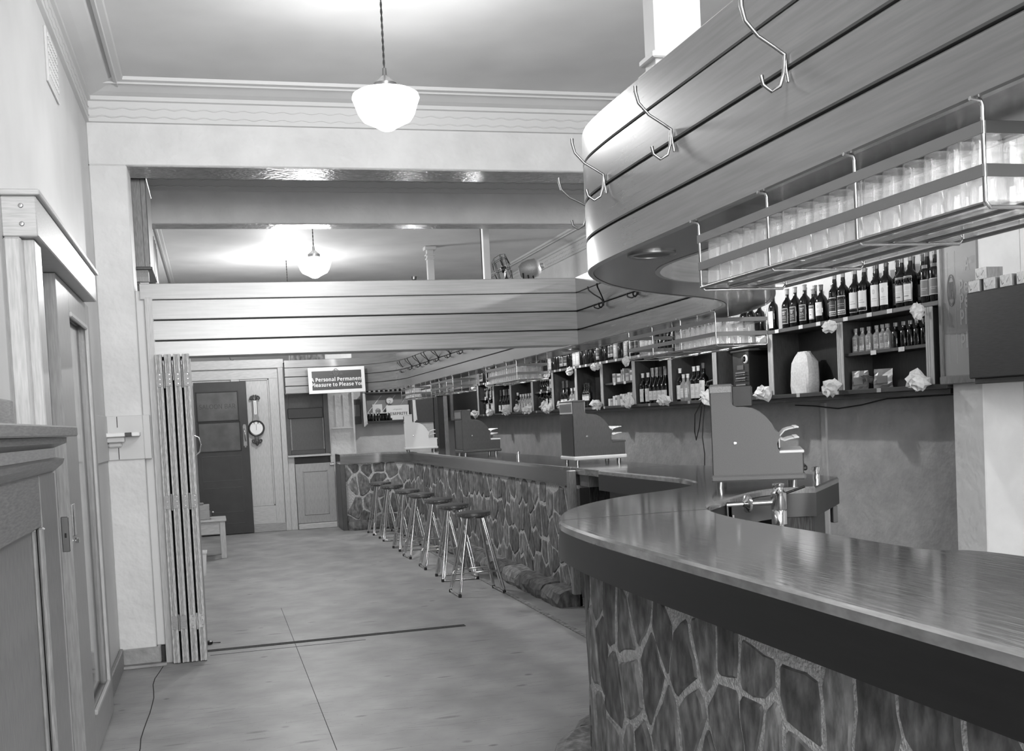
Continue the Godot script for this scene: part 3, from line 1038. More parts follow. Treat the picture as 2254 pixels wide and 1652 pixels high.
	mb.box(Vector3(0.1, 0.757, -0.001), Vector3(0.465, 0.77, 0.012), 0.004)
	part("panel_moulding", mb, M.wood_y, hd)
	mb = MB.new()
	mb.box(Vector3(0.5, 0.84, 0.0), Vector3(0.57, 0.87, 0.03), 0.004)
	part("latch", mb, M.steel, hd)
	mb = MB.new()
	mb.bd(1.15, 1.72, 0.0, 0.085, 16.12, 16.4, 0.01)
	struct("trim_step", mb, M.wood_pale_x)
	mb = MB.new()
	mb.bd(1.1, 1.78, 0.0, 1.07, 16.75, 16.8, 0.0)
	struct("wall_hatch", mb, M.wood_black)
	# textured plaster return with raised borders beyond the hatch
	mb = MB.new()
	mb.bd(1.72, 2.12, 0.0, 2.6, 16.62, 16.72, 0.003)
	var wr := struct("wall_return", mb, M.plaster)
	mb = MB.new()
	mb.bd(1.76, 2.09, 1.46, 1.475, 16.605, 16.62, 0.004)
	mb.bd(2.085, 2.1, 1.1, 2.02, 16.605, 16.62, 0.004)
	mb.bd(1.83, 1.838, 1.5, 1.98, 16.612, 16.62, 0.002)
	mb.bd(1.95, 1.958, 1.5, 1.98, 16.612, 16.62, 0.002)
	part("raised_border", mb, M.plaster, wr)
	# glazed fascia panel above the partition
	var fg := thing("glass_fascia", "patterned obscure glass strip hung above the slogan sign at the far end", "sign", V(1.19, 2.5, 16.9))
	mb = MB.new()
	for x in [0.1, 0.78]: mb.tube([Vector3(x, 0.29, 0.01), Vector3(x, CEIL - 2.5, 0.01)], 0.008, 6)
	part("hanger_rod", mb, M.steel, fg)
	mb = MB.new()
	mb.box(Vector3(0, 0, 0), Vector3(0.88, 0.3, 0.03), 0.004)
	part("frame", mb, M.wood_mid_y, fg)
	mb = MB.new()
	mb.box(Vector3(0.025, 0.025, 0.028), Vector3(0.855, 0.275, 0.034), 0.002)
	part("glass_pane", mb, M.stone_pale, fg)
	var hk := MB.new()
	hk.tube([V(0.31, 2.62, 16.3), V(0.31, 2.56, 16.3), V(0.33, 2.535, 16.3), V(0.36, 2.54, 16.28)], 0.004, 6)
	tag(part("wire_hook", hk, M.dark_metal, self), "small dark wire hook hanging over the partition head rail", "hook")
	slogan_sign()
	# things on the left: low table with a till drawer box, and a pale bin
	var tb := thing("low_table", "low pale wooden table before the black saloon door", "table", V(-0.35, 0, 13.55))
	mb = MB.new()
	mb.box(Vector3(-0.25, 0.44, -0.2), Vector3(0.45, 0.465, 0.37), 0.006)
	part("table_top", mb, M.wood_pale_x, tb)
	mb = MB.new()
	mb.box(Vector3(-0.2, 0.29, -0.16), Vector3(0.4, 0.44, 0.33), 0.004)
	part("apron", mb, M.wood_pale_x, tb)
	for q in [[0.37, 0.3], [0.37, -0.16], [-0.23, 0.3], [-0.23, -0.16]]:
		mb = MB.new()
		mb.box(Vector3(q[0], 0, q[1]), Vector3(q[0] + 0.065, 0.44, q[1] + 0.05), 0.004)
		part("leg", mb, M.wood_pale_y, tb)
	var pb := thing("drawer_box", "small pale box with a dark drawer and white knob standing on the low table", "box", V(-0.35, 0.465, 13.45))
	mb = MB.new()
	mb.box(Vector3(-0.1, 0, -0.05), Vector3(0.265, 0.175, 0.14), 0.005)
	part("body", mb, M.wood_x, pb)
	mb = MB.new()
	mb.box(Vector3(0.26, 0.03, -0.03), Vector3(0.29, 0.11, 0.12), 0.003)
	var dr := part("drawer", mb, M.black, pb)
	mb = MB.new()
	mb.lathe([Vector2(0, -0.012), Vector2(0.013, 0), Vector2(0, 0.012)], 8, Vector3(0.302, 0.08, 0.05))
	part("knob", mb, M.white, dr)
	mb = MB.new()
	mb.box(Vector3(0.0, 0.175, -0.02), Vector3(0.2, 0.2, 0.1), 0.008)
	mb.box(Vector3(-0.02, 0.2, 0.0), Vector3(0.14, 0.235, 0.08), 0.01)
	part("lid", mb, M.wood_mid_y, pb)
	var bn := thing("waste_bin", "pale tapered waste bin on the floor behind the folding door", "bin", V(-0.2, 0, 11.75))
	mb = MB.new()
	mb.lathe([Vector2(0, 0.0), Vector2(0.075, 0.0), Vector2(0.095, 0.235), Vector2(0.105, 0.24), Vector2(0.105, 0.262), Vector2(0.094, 0.262), Vector2(0.072, 0.02), Vector2(0, 0.02)], 4, Vector3.ZERO)
	var bo := part("body", mb, M.white, bn)
	bo.rotation.y = PI / 4

func barometer():
	var t := thing("barometer", "carved banjo barometer with a white dial hung right of the saloon door", "barometer", V(0.625, 1.53, 16.21))
	var mb := MB.new()
	mb.xf = Transform3D(Basis(Vector3.RIGHT, PI / 2), Vector3(0, 0, 0))
	mb.lathe([Vector2(0, 0), Vector2(0.118, 0), Vector2(0.12, 0.02), Vector2(0.108, 0.035), Vector2(0.095, 0.03), Vector2(0.092, 0.022)], 28)
	part("case", mb, M.wood_dark_y, t)
	mb = MB.new()
	mb.xf = Transform3D(Basis(Vector3.RIGHT, PI / 2), Vector3(0, 0, 0))
	mb.lathe([Vector2(0, 0.025), Vector2(0.093, 0.024), Vector2(0.096, 0.03)], 28)
	part("dial", mb, M.white, t)
	mb = MB.new()
	mb.box(Vector3(-0.002, -0.03, 0.026), Vector3(0.002, 0.06, 0.028), 0.0)
	part("hand", mb, M.black, t)
	mb = MB.new()
	mb.slab(PackedVector2Array([Vector2(-0.05, 0.1), Vector2(0.05, 0.1), Vector2(0.036, 0.19), Vector2(0.036, 0.41), Vector2(-0.036, 0.41), Vector2(-0.036, 0.19)]), 0.0, 0.025, 0.004)
	mb.xf = Transform3D.IDENTITY
	var st := part("stem", mb, M.wood_mid_y, t)
	st.transform = Transform3D(Basis(Vector3(1, 0, 0), Vector3(0, 0, 1), Vector3(0, -1, 0)), Vector3.ZERO)
	mb = MB.new()
	mb.box(Vector3(-0.02, 0.2, 0.024), Vector3(0.02, 0.4, 0.03), 0.002)
	var th := part("thermometer", mb, M.white, t)
	mb = MB.new()
	mb.tube([Vector3(0, 0.215, 0.031), Vector3(0, 0.385, 0.031)], 0.003, 6)
	part("glass_tube", mb, M.steel, th)
	for q in [[0.47, 1.0], [0.1, 0.9], [-0.21, -0.75]]:
		mb = MB.new()
		var k: float = q[1]
		for sx in [-1, 1]:
			var p := []
			for i in 14:
				var a := i * 0.5
				var r := 0.034 - i * 0.0019
				p.append(Vector3(sx * (0.045 + cos(a + PI) * r), q[0] - 0.03 * k + sin(a + 0.4) * r * signf(k), 0.014))
			mb.tube(p, 0.011, 6)
			mb.tube([Vector3(sx * 0.015, q[0] - 0.06 * k, 0.012), Vector3(sx * 0.03, q[0] - 0.02 * k, 0.014), Vector3(sx * 0.01, q[0] + 0.015 * k, 0.014)], 0.013, 6)
		part("carved_scroll", mb, M.wood_dark_y, t)
	mb = MB.new()
	mb.box(Vector3(-0.03, -0.2, 0.0), Vector3(0.03, -0.11, 0.02), 0.01)
	mb.lathe([Vector2(0, -0.26), Vector2(0.02, -0.245), Vector2(0.02, -0.2), Vector2(0, -0.19)], 8, Vector3(0, 0, 0.012))
	part("foot", mb, M.wood_dark_y, t)

func slogan_sign():
	var t := thing("slogan_sign", "white framed dark sign with a two-line slogan hung at the far end above the hatch", "sign", V(1.772, 2.165, 15.66), 0.0)
	t.rotation.z = 0.008
	var mb := MB.new()
	mb.box(Vector3(-0.405, -0.185, -0.02), Vector3(0.405, 0.185, 0.01), 0.004)
	part("board", mb, M.white, t)
	mb = MB.new()
	mb.box(Vector3(-0.355, -0.135, 0.008), Vector3(0.355, 0.137, 0.013), 0.001)
	part("panel", mb, M.sign_dark, t)
	words("A Personal Permanent", 0.0535, M.white, t, Vector3(0.0, 0.012, 0.0135), Basis.IDENTITY, 0.002, "lettering", true, 0.93, 800)
	words("Pleasure to Please You", 0.0535, M.white, t, Vector3(0.005, -0.063, 0.0135), Basis.IDENTITY, 0.002, "lettering", true, 0.93, 800)
	emblem(t, Vector3(-0.01, 0.115, 0.014), 1.0, M.sign_mid)

# winged oval with upright bars
func emblem(parent: Node3D, at: Vector3, k: float, m: Material):
	var mb := MB.new()
	var ring := []
	var ring2 := []
	for i in 24:
		var a := TAU * i / 24
		ring.append(Vector3(cos(a) * 0.035, sin(a) * 0.052, 0.002) * k)
		ring2.append(Vector3(cos(a) * 0.027, sin(a) * 0.043, 0.002) * k)
	mb.tube(ring, 0.0028 * k, 5, true)
	mb.tube(ring2, 0.002 * k, 5, true)
	for x in [-0.013, 0.0, 0.013]:
		mb.tube([Vector3(x, -0.03, 0.002) * k, Vector3(x, 0.03, 0.002) * k], 0.003 * k, 5)
	mb.tube([Vector3(-0.013, 0.024, 0.002) * k, Vector3(0.0, 0.024, 0.002) * k], 0.003 * k, 5)
	mb.tube([Vector3(0.0, 0.0, 0.002) * k, Vector3(0.013, 0.0, 0.002) * k], 0.003 * k, 5)
	for sx in [-1, 1]:
		mb.tube([Vector3(sx * 0.036, 0.03, 0.002) * k, Vector3(sx * 0.07, 0.005, 0.002) * k, Vector3(sx * 0.095, -0.035, 0.002) * k, Vector3(sx * 0.04, -0.03, 0.002) * k], 0.002 * k, 5)
		mb.tube([Vector3(sx * 0.036, 0.01, 0.002) * k, Vector3(sx * 0.06, -0.01, 0.002) * k, Vector3(sx * 0.08, -0.034, 0.002) * k], 0.0015 * k, 5)
	part("emblem", mb, m, parent).position = at

# ---------------------------------------------------------------- board canopies over the bar, hat hooks, glass racks
const NEAR_OUT := [Vector2(1.28, 0.1), Vector2(1.28, 1.5), Vector2(1.28, 2.6), Vector2(1.28, 3.1), Vector2(1.285, 3.38), Vector2(1.302, 3.56), Vector2(1.35, 3.72), Vector2(1.44, 3.89), Vector2(1.58, 4.08), Vector2(1.78, 4.27), Vector2(2.0, 4.43), Vector2(2.2, 4.56), Vector2(2.38, 4.74), Vector2(2.5, 4.97), Vector2(2.555, 5.3), Vector2(2.57, 6.0), Vector2(2.585, 7.42)]
const NEAR_IN := [Vector2(1.57, 0.1), Vector2(1.57, 1.5), Vector2(1.57, 2.6), Vector2(1.565, 3.2), Vector2(1.558, 3.41), Vector2(1.575, 3.56), Vector2(1.635, 3.72), Vector2(1.74, 3.86), Vector2(1.88, 3.96), Vector2(2.05, 4.0), Vector2(2.2, 4.05), Vector2(2.34, 4.16), Vector2(2.47, 4.36), Vector2(2.61, 4.63), Vector2(2.72, 4.9), Vector2(2.81, 5.3), Vector2(2.85, 6.0), Vector2(2.87, 7.42)]
const FAR_OUT := [Vector2(2.585, 7.44), Vector2(2.6, 9.0), Vector2(2.605, 11.0), Vector2(2.61, 13.0), Vector2(2.61, 14.2), Vector2(2.595, 14.75), Vector2(2.52, 15.2), Vector2(2.37, 15.55), Vector2(2.13, 15.8), Vector2(1.85, 15.93), Vector2(1.5, 15.95), Vector2(1.06, 15.95)]
const FAR_IN := [Vector2(2.87, 7.44), Vector2(2.88, 9.0), Vector2(2.885, 11.0), Vector2(2.89, 13.0), Vector2(2.89, 14.2), Vector2(2.87, 14.85), Vector2(2.78, 15.4), Vector2(2.58, 15.85), Vector2(2.27, 16.12), Vector2(1.9, 16.22), Vector2(1.5, 16.24), Vector2(1.06, 16.24)]
const ROWS := [[2.380, 2.49], [2.2495, 2.3765], [2.1155, 2.2425], [2.004, 2.1085]]

func canopy(label: String, out_pts: Array, in_pts: Array, m: Material) -> Node3D:
	var t := thing("bar_canopy", label, "canopy")
	var o := curve(out_pts, 5)
	var i := curve(in_pts, 5)
	for r in ROWS:
		var mb := MB.new()
		mb.sweep(o, [Vector2(-0.02, r[0]), Vector2(-0.004, r[0]), Vector2(0, r[0] + 0.004), Vector2(0, r[1] - 0.004), Vector2(-0.004, r[1]), Vector2(-0.02, r[1])])
		part("board", mb, m, t)
	var mb := MB.new()
	mb.sweep(o, [Vector2(-0.026, 2.015), Vector2(-0.018, 2.015), Vector2(-0.018, 2.48), Vector2(-0.026, 2.48)])
	part("backing", mb, M.dark_line, t)
	mb = MB.new()
	mb.sweep(i, [Vector2(0.0, 2.004), Vector2(0.018, 2.004), Vector2(0.018, 2.485), Vector2(0.0, 2.485)])
	part("inner_board", mb, M.board, t)
	var rim := shifted(o, -0.022)
	var poly := PackedVector2Array(rim)
	var back := PackedVector2Array(shifted(i, 0.012))
	back.reverse()
	poly.append_array(back)
	mb = MB.new()
	mb.slab(poly, 2.006, 2.02, 0.0)
	part("soffit", mb, M.canopy_soffit, t)
	mb = MB.new()
	mb.slab(poly, 2.455, 2.47, 0.0)
	part("dust_board", mb, M.old_timber, t)
	return t

func hook_single(t: Node3D):
	var mb := MB.new()
	# out from the wall is -x
	mb.tube([Vector3(0, -0.03, 0), Vector3(-0.004, 0.0, 0), Vector3(-0.006, 0.03, 0), Vector3(-0.03, 0.045, 0), Vector3(-0.07, 0.068, 0), Vector3(-0.1, 0.1, 0), Vector3(-0.108, 0.13, 0), Vector3(-0.108, 0.145, 0)], [0.004, 0.0045, 0.0045, 0.004, 0.004, 0.0045, 0.0055, 0.006], 8)
	mb.tube([Vector3(-0.006, 0.03, 0), Vector3(-0.01, -0.01, 0), Vector3(-0.02, -0.04, 0), Vector3(-0.042, -0.052, 0), Vector3(-0.062, -0.038, 0), Vector3(-0.066, -0.018, 0)], [0.0045, 0.0045, 0.004, 0.004, 0.0045, 0.0055], 8)
	part("hook_wire", mb, M.brass, t)

func hook_double(t: Node3D):
	var mb := MB.new()
	for s in [-1, 1]:
		mb.tube([Vector3(-0.002, 0.0, 0), Vector3(-0.015, 0.025, s * 0.02), Vector3(-0.045, 0.055, s * 0.06), Vector3(-0.07, 0.085, s * 0.085), Vector3(-0.075, 0.11, s * 0.09)], [0.005, 0.0045, 0.0045, 0.005, 0.006], 7)
		mb.tube([Vector3(-0.004, 0.0, 0), Vector3(-0.008, -0.03, s * 0.004), Vector3(-0.03, -0.045, s * 0.025), Vector3(-0.05, -0.035, s * 0.045), Vector3(-0.053, -0.015, s * 0.05)], [0.005, 0.005, 0.0045, 0.0045, 0.0055], 7)
	mb.tube([Vector3(-0.004, 0.015, 0), Vector3(-0.004, -0.03, 0)], 0.008, 7)
	part("hook_wire", mb, M.dark_metal, t)

func canopies():
	var cs := mat("canopy_soffit", 0.36, 0.16, noise(5, 0.03, G(0.62), Color.WHITE, 5), Vector3(6, 6, 0.6))
	canopy("near bar canopy of varnished horizontal boards sweeping round in an S above the curved counter", NEAR_OUT, NEAR_IN, M.board)
	canopy("far bar canopy of varnished boards behind the bulkhead, curving round at its end", FAR_OUT, FAR_IN, M.board)
	# recessed lamp ring in the soffit at the nose
	var ring := thing("ceiling_fitting", "round recessed light fitting in the underside of the near canopy nose", "light", V(1.40, 2.006, 3.25))
	var mb := MB.new()
	mb.lathe([Vector2(0.078, 0.0), Vector2(0.078, -0.006), Vector2(0.07, -0.009), Vector2(0.062, -0.006), Vector2(0.06, 0.0)], 28)
	part("rim", mb, M.brass, ring)
	mb = MB.new()
	mb.lathe([Vector2(0.06, -0.003), Vector2(0.03, -0.005), Vector2(0, -0.006)], 28)
	part("glass", mb, M.frosted, ring)
	var r2 := dup(ring, V(2.72, 2.006, 8.0), 0, "round recessed light fitting in the underside of the far canopy beside the bulkhead")
	var r3 := dup(ring, V(2.72, 2.006, 10.55), 0, "round recessed light fitting under the far canopy above the full glass rack")
	# hat hooks
	var o := curve(NEAR_OUT, 5)
	var acc := 0.0
	var spots := [2.17, 2.785, 3.33, 3.85, 4.45]
	var words_near := ["large brass hat hook nearest the camera on the near canopy, almost in the glare", "large brass hat hook halfway along the straight of the near canopy", "large brass hat hook on the nose of the near canopy, its shadow beside it", "brass hat hook jutting in profile from the far side of the canopy nose", "lowest brass hat hook just showing behind the canopy nose"]
	var proto: Node3D
	for k in spots.size():
		# walk to the point by arc length (equal to d on the straight)
		var want: float = spots[k] - 0.1
		var s := 0.0
		for i in o.size() - 1:
			var l := o[i].distance_to(o[i + 1])
			if s + l >= want:
				var q: Vector2 = o[i].lerp(o[i + 1], (want - s) / l)
				var dirv := (o[i + 1] - o[i]).normalized()
				var turn := atan2(dirv.x, dirv.y)
				var at := V(q.x, 2.246, q.y)
				if k == 0:
					proto = thing("hat_hook", words_near[k], "hook", at, -turn, "brass hooks on the near canopy")
					hook_single(proto)
				else:
					dup(proto, at, -turn, words_near[k])
				break
			s += l
	proto = null
	var ds := [5.6, 6.2, 6.8, 10.55, 11.18, 11.8, 12.45, 13.05, 13.62, 14.2, 14.82]
	for k in ds.size():
		var x := 2.568 if ds[k] < 7.0 else 2.608
		var lb: String
		if k == 2: lb = "black double hat hook on the canopy just right of the bulkhead corner"
		elif k == 1: lb = "black double hat hook half hidden behind the rim of the near canopy nose"
		elif k == 0: lb = "black double hat hook hidden behind the near canopy nose"
		else: lb = "%s black double hat hook from the bulkhead along the far canopy" % nth(k - 2)
		if proto == null:
			proto = thing("double_hat_hook", lb, "hook", V(x, 2.246, ds[k]), 0.0, "double hooks along the far canopy")
			hook_double(proto)
		else:
			dup(proto, V(x, 2.246, ds[k]), 0.0, lb)
	# boxed posts from the canopies up to the ceiling
	post(1.31, 1.46, 2.95, 3.03, "boxed white post with stepped base blocks standing on the near canopy at the top", false)
	post(2.635, 2.70, 10.2, 10.26, "plain square post beside the cage fan above the bulkhead", false)
	post(2.75, 2.835, 13.5, 13.58, "slim white post with a stepped capital near the middle of the far ceiling", true)

func post(x0: float, x1: float, d0: float, d1: float, label: String, capital: bool):
	var t := thing("boxed_post", label, "post", V((x0 + x1) / 2, 2.472, (d0 + d1) / 2))
	var hx := (x1 - x0) / 2
	var hz := (d1 - d0) / 2
	var mb := MB.new()
	mb.box(Vector3(-hx, 0, -hz), Vector3(hx, CEIL - 2.472, hz), 0.003)
	part("shaft", mb, M.paint_smooth, t)
	for q in ([[0.0, 0.03, 0.018], [0.055, 0.075, 0.014]] if not capital else [[1.08, 1.1, 0.012], [1.13, 1.15, 0.016], [1.2, 1.245, 0.03]]):
		mb = MB.new()
		mb.box(Vector3(-hx - q[2], q[0], -hz - q[2]), Vector3(hx + q[2], q[1], hz + q[2]), 0.004)
		part("block", mb, M.paint_smooth, t)

# wire rack under a canopy between two distances, hangers at the given d
func rack(x0: float, x1: float, ds: Array, label: String) -> Node3D:
	var t := thing("glass_rack", label, "rack", V((x0 + x1) / 2, 1.82, (ds[0] + ds[-1]) / 2), 0.0, "wire racks under the canopy")
	var o := t.position
	var a: float = ds[0]
	var b: float = ds[-1]
	for d in ds:
		var mb := MB.new()
		mb.tube([V(x0 - 0.025, 2.003, d) - o, V(x0 - 0.004, 2.0, d) - o, V(x0, 1.99, d) - o, V(x0, 1.83, d) - o, V(x0 + 0.01, 1.82, d) - o, V(x1 - 0.01, 1.82, d) - o, V(x1, 1.83, d) - o, V(x1, 2.006, d) - o], 0.004, 7)
		part("hanger", mb, M.chrome, t)
	for y in [1.955, 1.882]:
		for x in [x0 - 0.004, x1 + 0.004]:
			var mb := MB.new()
			mb.bd(x - 0.0015, x + 0.0015, y - 0.011, y + 0.011, a - 0.004, b + 0.004, 0.0005)
			var q := part("rail", mb, M.steel, t)
			q.position = -o
		for d in [a, b]:
			var mb := MB.new()
			mb.bd(x0, x1, y - 0.011, y + 0.011, d - 0.006, d - 0.003, 0.0005)
			part("end_rail", mb, M.steel, t).position = -o
	for x in [x0, x0 + (x1 - x0) / 3, x1 - (x1 - x0) / 3, x1]:
		var mb := MB.new()
		mb.tube([V(x, 1.826, a) - o, V(x, 1.826, b) - o], 0.0045, 6)
		part("bottom_rod", mb, M.steel, t)
	var sh := MB.new()
	sh.bd(x0 + 0.003, x1 - 0.003, 1.8305, 1.8325, a + 0.004, b - 0.004, 0.0)
	part("tray", sh, M.tray_glass, t).position = -o
	return t

func racks():
	var defs := [
		[1.295, 1.55, [1.57, 1.95, 2.31, 2.68], "nearest wire glass rack hanging below the near canopy, packed with upturned glasses"],
		[2.545, 2.84, [5.12, 5.55, 5.95, 6.32], "half empty wire glass rack behind the canopy nose"],
		[2.575, 2.86, [9.02, 9.35, 9.72, 10.1], "full wire glass rack under the far canopy"],
		[2.6, 2.87, [11.7, 12.05, 12.45, 12.95], "empty wire glass rack under the far canopy"],
		[2.57, 2.85, [13.9, 14.2, 14.55, 14.9], "farthest wire glass rack with a few glasses at one end"]]
	for r in defs: rack(r[0], r[1], r[2], r[3])
	# upturned glasses
	var g := MB.new()
	g.lathe([Vector2(0.0305, 0.0), Vector2(0.0295, 0.03), Vector2(0.026, 0.085), Vector2(0.0245, 0.11), Vector2(0.023, 0.117), Vector2(0.0, 0.118)], 14)
	g.lathe([Vector2(0.0, 0.102), Vector2(0.021, 0.102), Vector2(0.0235, 0.085), Vector2(0.0278, 0.03), Vector2(0.0292, 0.0), Vector2(0.0305, 0.0)], 14)
	var gm := g.mesh()
	var proto: MeshInstance3D
	var rows := ["front", "second", "third", "back"]
	var sets := [
		[1.325, 1.60, 0.0645, 17, 4, "nearest rack", 0.0],
		[2.585, 5.19, 0.066, 8, 4, "rack behind canopy nose", 0.0],
		[2.61, 9.07, 0.0655, 16, 4, "full far rack", 0.0],
		[2.61, 14.1, 0.07, 10, 2, "farthest rack", 0.5]]
	for s in sets:
		for i in s[3]:
			for j in s[4]:
				if s[6] > 0 and rng.randf() < s[6]: continue
				var at := V(s[0] + j * 0.0645 + rng.randf_range(-0.001, 0.001), 1.8328, s[1] + i * s[2] + rng.randf_range(-0.001, 0.001))
				var lb := "upturned bar glass, %s row, %s from the camera, in the %s" % [rows[j], nth(i + 1), s[5]]
				var o := MeshInstance3D.new()
				o.mesh = gm
				o.material_override = M.bar_glass
				o.name = numbered("bar_glass")
				add_child(o)
				o.position = at
				tag(o, lb, "glass", "upturned glasses in the wire racks")

# ---------------------------------------------------------------- the bar counters and their stone facing
const C_NEAR := [Vector2(1.2, 0.4), Vector2(1.2, 1.4), Vector2(1.2, 2.4), Vector2(1.2, 3.1), Vector2(1.206, 3.4), Vector2(1.222, 3.65), Vector2(1.25, 3.87), Vector2(1.305, 4.07), Vector2(1.40, 4.29), Vector2(1.535, 4.51), Vector2(1.695, 4.70), Vector2(1.94, 4.91), Vector2(2.2, 5.06), Vector2(2.40, 5.22), Vector2(2.54, 5.42), Vector2(2.61, 5.64), Vector2(2.65, 5.9), Vector2(2.65, 6.4), Vector2(2.65, 7.28)]
const C_BACK := [Vector2(3.27, 7.28), Vector2(3.36, 7.06), Vector2(3.40, 6.4), Vector2(3.25, 5.144), Vector2(2.808, 4.645)]
const C_BAY := [Vector2(2.808, 4.645), Vector2(2.74, 4.68), Vector2(2.63, 4.70), Vector2(2.49, 4.64), Vector2(2.274, 4.44), Vector2(2.10, 4.27), Vector2(1.993, 4.14), Vector2(1.927, 4.02), Vector2(1.876, 3.86), Vector2(1.842, 3.68), Vector2(1.825, 3.49), Vector2(1.822, 3.0), Vector2(1.822, 2.5), Vector2(1.85, 2.44), Vector2(1.9, 2.4), Vector2(1.93, 2.25), Vector2(1.95, 1.6), Vector2(1.95, 0.4)]
const C_FAR := [Vector2(2.665, 7.96), Vector2(2.665, 10.0), Vector2(2.665, 12.0), Vector2(2.66, 14.3), Vector2(2.655, 14.8), Vector2(2.62, 15.15), Vector2(2.53, 15.38), Vector2(2.38, 15.5), Vector2(2.15, 15.53), Vector2(1.74, 15.53)]
const TOP := 1.095

func counters():
	# near counter: S-shaped top, dark polished edge, stone facing
	var t := thing("bar_counter", "near bar counter with a polished S-curved top over pale-jointed stone facing", "counter")
	var o := curve(C_NEAR, 4)
	var poly := PackedVector2Array(o)
	poly.append_array(PackedVector2Array(C_BACK))
	poly.append_array(curve(C_BAY, 3).slice(1))
	var mb := MB.new()
	mb.slab(poly, TOP - 0.03, TOP, 0.008)
	part("counter_top", mb, M.counter_top, t)
	mb = MB.new()
	mb.slab(poly, TOP - 0.145, TOP - 0.03, 0.0)
	part("counter_edge", mb, M.counter_edge, t)
	mb = MB.new()
	for q in [[1.24, 4.06, 1.9, 3.86], [2.652, 7.285, 3.2, 7.28]]:
		mb.bd(q[0] + 0.05, q[2], TOP, TOP + 0.0006, (q[1] + q[3]) / 2 - 0.0015, (q[1] + q[3]) / 2 + 0.0015, 0.0)
	part("joint", mb, M.old_timber, t)
	var base := shifted(o, -0.095)
	base = _trim(base, 0.2, 5.6)
	stone_face(t, base, 0.0, TOP - 0.145, 0.16, 0.25, 61)
	kerb(t, base, 0.19, 0.135, 5)
	# dark cupboard under the platform, seen behind the flap and in the bay
	mb = MB.new()
	mb.bd(2.72, 3.2, 0.0, TOP - 0.15, 5.6, 7.25, 0.0)
	part("cupboard", mb, M.wood_black, t)
	mb = MB.new()
	mb.slab(PackedVector2Array([Vector2(2.86, 4.82), Vector2(3.18, 5.18), Vector2(3.0, 5.6), Vector2(2.7, 5.4)]), 0.0, TOP - 0.15, 0.0, false)
	part("cupboard", mb, M.wood_dark_y, t)
	# boxing under the end of the platform
	mb = MB.new()
	mb.slab(PackedVector2Array([Vector2(2.60, 4.67), Vector2(2.82, 4.70), Vector2(2.9, 4.82), Vector2(2.68, 4.85)]), 0.83, TOP - 0.146, 0.004, false)
	part("drawer_box", mb, M.old_timber, t)
	mb = MB.new()
	mb.bd(2.84, 2.87, 0.0, 0.85, 4.76, 4.79, 0.003)
	mb.bd(3.15, 3.18, 0.86, TOP - 0.145, 5.05, 5.08, 0.003)
	part("leg", mb, M.steel, t)
	beer_tap()
	# flap and the dark gap below it
	var fl := thing("counter_flap", "hinged counter flap bridging the gap behind the second cash register", "counter flap")
	mb = MB.new()
	mb.slab(PackedVector2Array([Vector2(2.66, 7.285), Vector2(2.67, 7.955), Vector2(3.27, 7.955), Vector2(3.27, 7.285)]), TOP - 0.05, TOP, 0.005, false)
	part("flap", mb, M.counter_top, fl)
	mb = MB.new()
	mb.bd(2.72, 3.2, TOP - 0.15, TOP - 0.05, 7.7, 7.9, 0.004)
	part("bearer", mb, M.wood_mid_y, fl)
	# far counter with its curved return to the hatch
	var u := thing("bar_counter", "far bar counter running away beside the stools and curving round to the hatch", "counter")
	o = curve(C_FAR, 5)
	poly = PackedVector2Array(o)
	poly.append_array(PackedVector2Array([Vector2(1.74, 16.15), Vector2(2.6, 16.15), Vector2(2.95, 16.1), Vector2(3.2, 15.9), Vector2(3.3, 15.5), Vector2(3.31, 14.0), Vector2(3.29, 10.0), Vector2(3.27, 7.96)]))
	mb = MB.new()
	mb.slab(poly, TOP - 0.03, TOP, 0.006)
	part("counter_top", mb, M.counter_top, u)
	mb = MB.new()
	mb.slab(poly, TOP - 0.145, TOP - 0.03, 0.0)
	part("counter_edge", mb, M.counter_edge_far, u)
	base = shifted(o, -0.035)
	base[-1].x = 1.80
	stone_face(u, base, 0.0, TOP - 0.145, 0.18, 0.25, 62)
	kerb(u, _trim(base, 0.0, 100.0), 0.2, 0.14, 9)
	mb = MB.new()
	mb.bd(2.68, 3.1, 0.0, TOP - 0.15, 7.97, 8.02, 0.003)
	part("end_panel", mb, M.old_timber, u)
	mb = MB.new()
	mb.bd(2.60, 2.66, 0.12, TOP - 0.02, 7.80, 7.86, 0.004)
	part("door_post", mb, M.wood_mid_y, u)
	mb = MB.new()
	mb.bd(2.62, 2.70, 0.12, 0.95, 7.62, 7.68, 0.003)
	part("gap_post", mb, M.wood_black, u)
	mb = MB.new()
	mb.bd(1.73, 1.80, 0.0, TOP - 0.145, 15.50, 16.1, 0.004)
	part("end_post", mb, M.wood_dark_y, u)
	# metal strip in the floor along the kerb, and the track and joints of the floor
	mb = MB.new()
	mb.bd(2.335, 2.375, 0.0, 0.008, 5.7, 15.2, 0.003)
	struct("trim_floor_strip", mb, M.stone_pale)
	mb = MB.new()
	mb.bd(-0.13, 1.7, 0.0, 0.004, 7.63, 7.645, 0.001)
	mb.bd(-0.13, 1.7, 0.0, 0.004, 7.675, 7.69, 0.001)
	mb.bd(-0.13, 1.7, 0.0, 0.0015, 7.645, 7.675, 0.0)
	struct("trim_door_track", mb, M.old_timber)
	mb = MB.new()
	mb.bd(-0.1, 0.95, 0.0, 0.001, 7.50, 7.508, 0.0)
	mb.bd(0.47, 0.473, 0.0, 0.001, 5.0, 9.2, 0.0)
	var p := []
	var r := RandomNumberGenerator.new()
	r.seed = 4
	for i in 14:
		p.append(V(-0.42 - 0.012 * sin(i * 0.8) + r.randf_range(-0.006, 0.006) + (0.02 if i < 2 else 0.0), 0.0005, 7.3 - i * 0.17))
	mb.tube(p, 0.0025, 4)
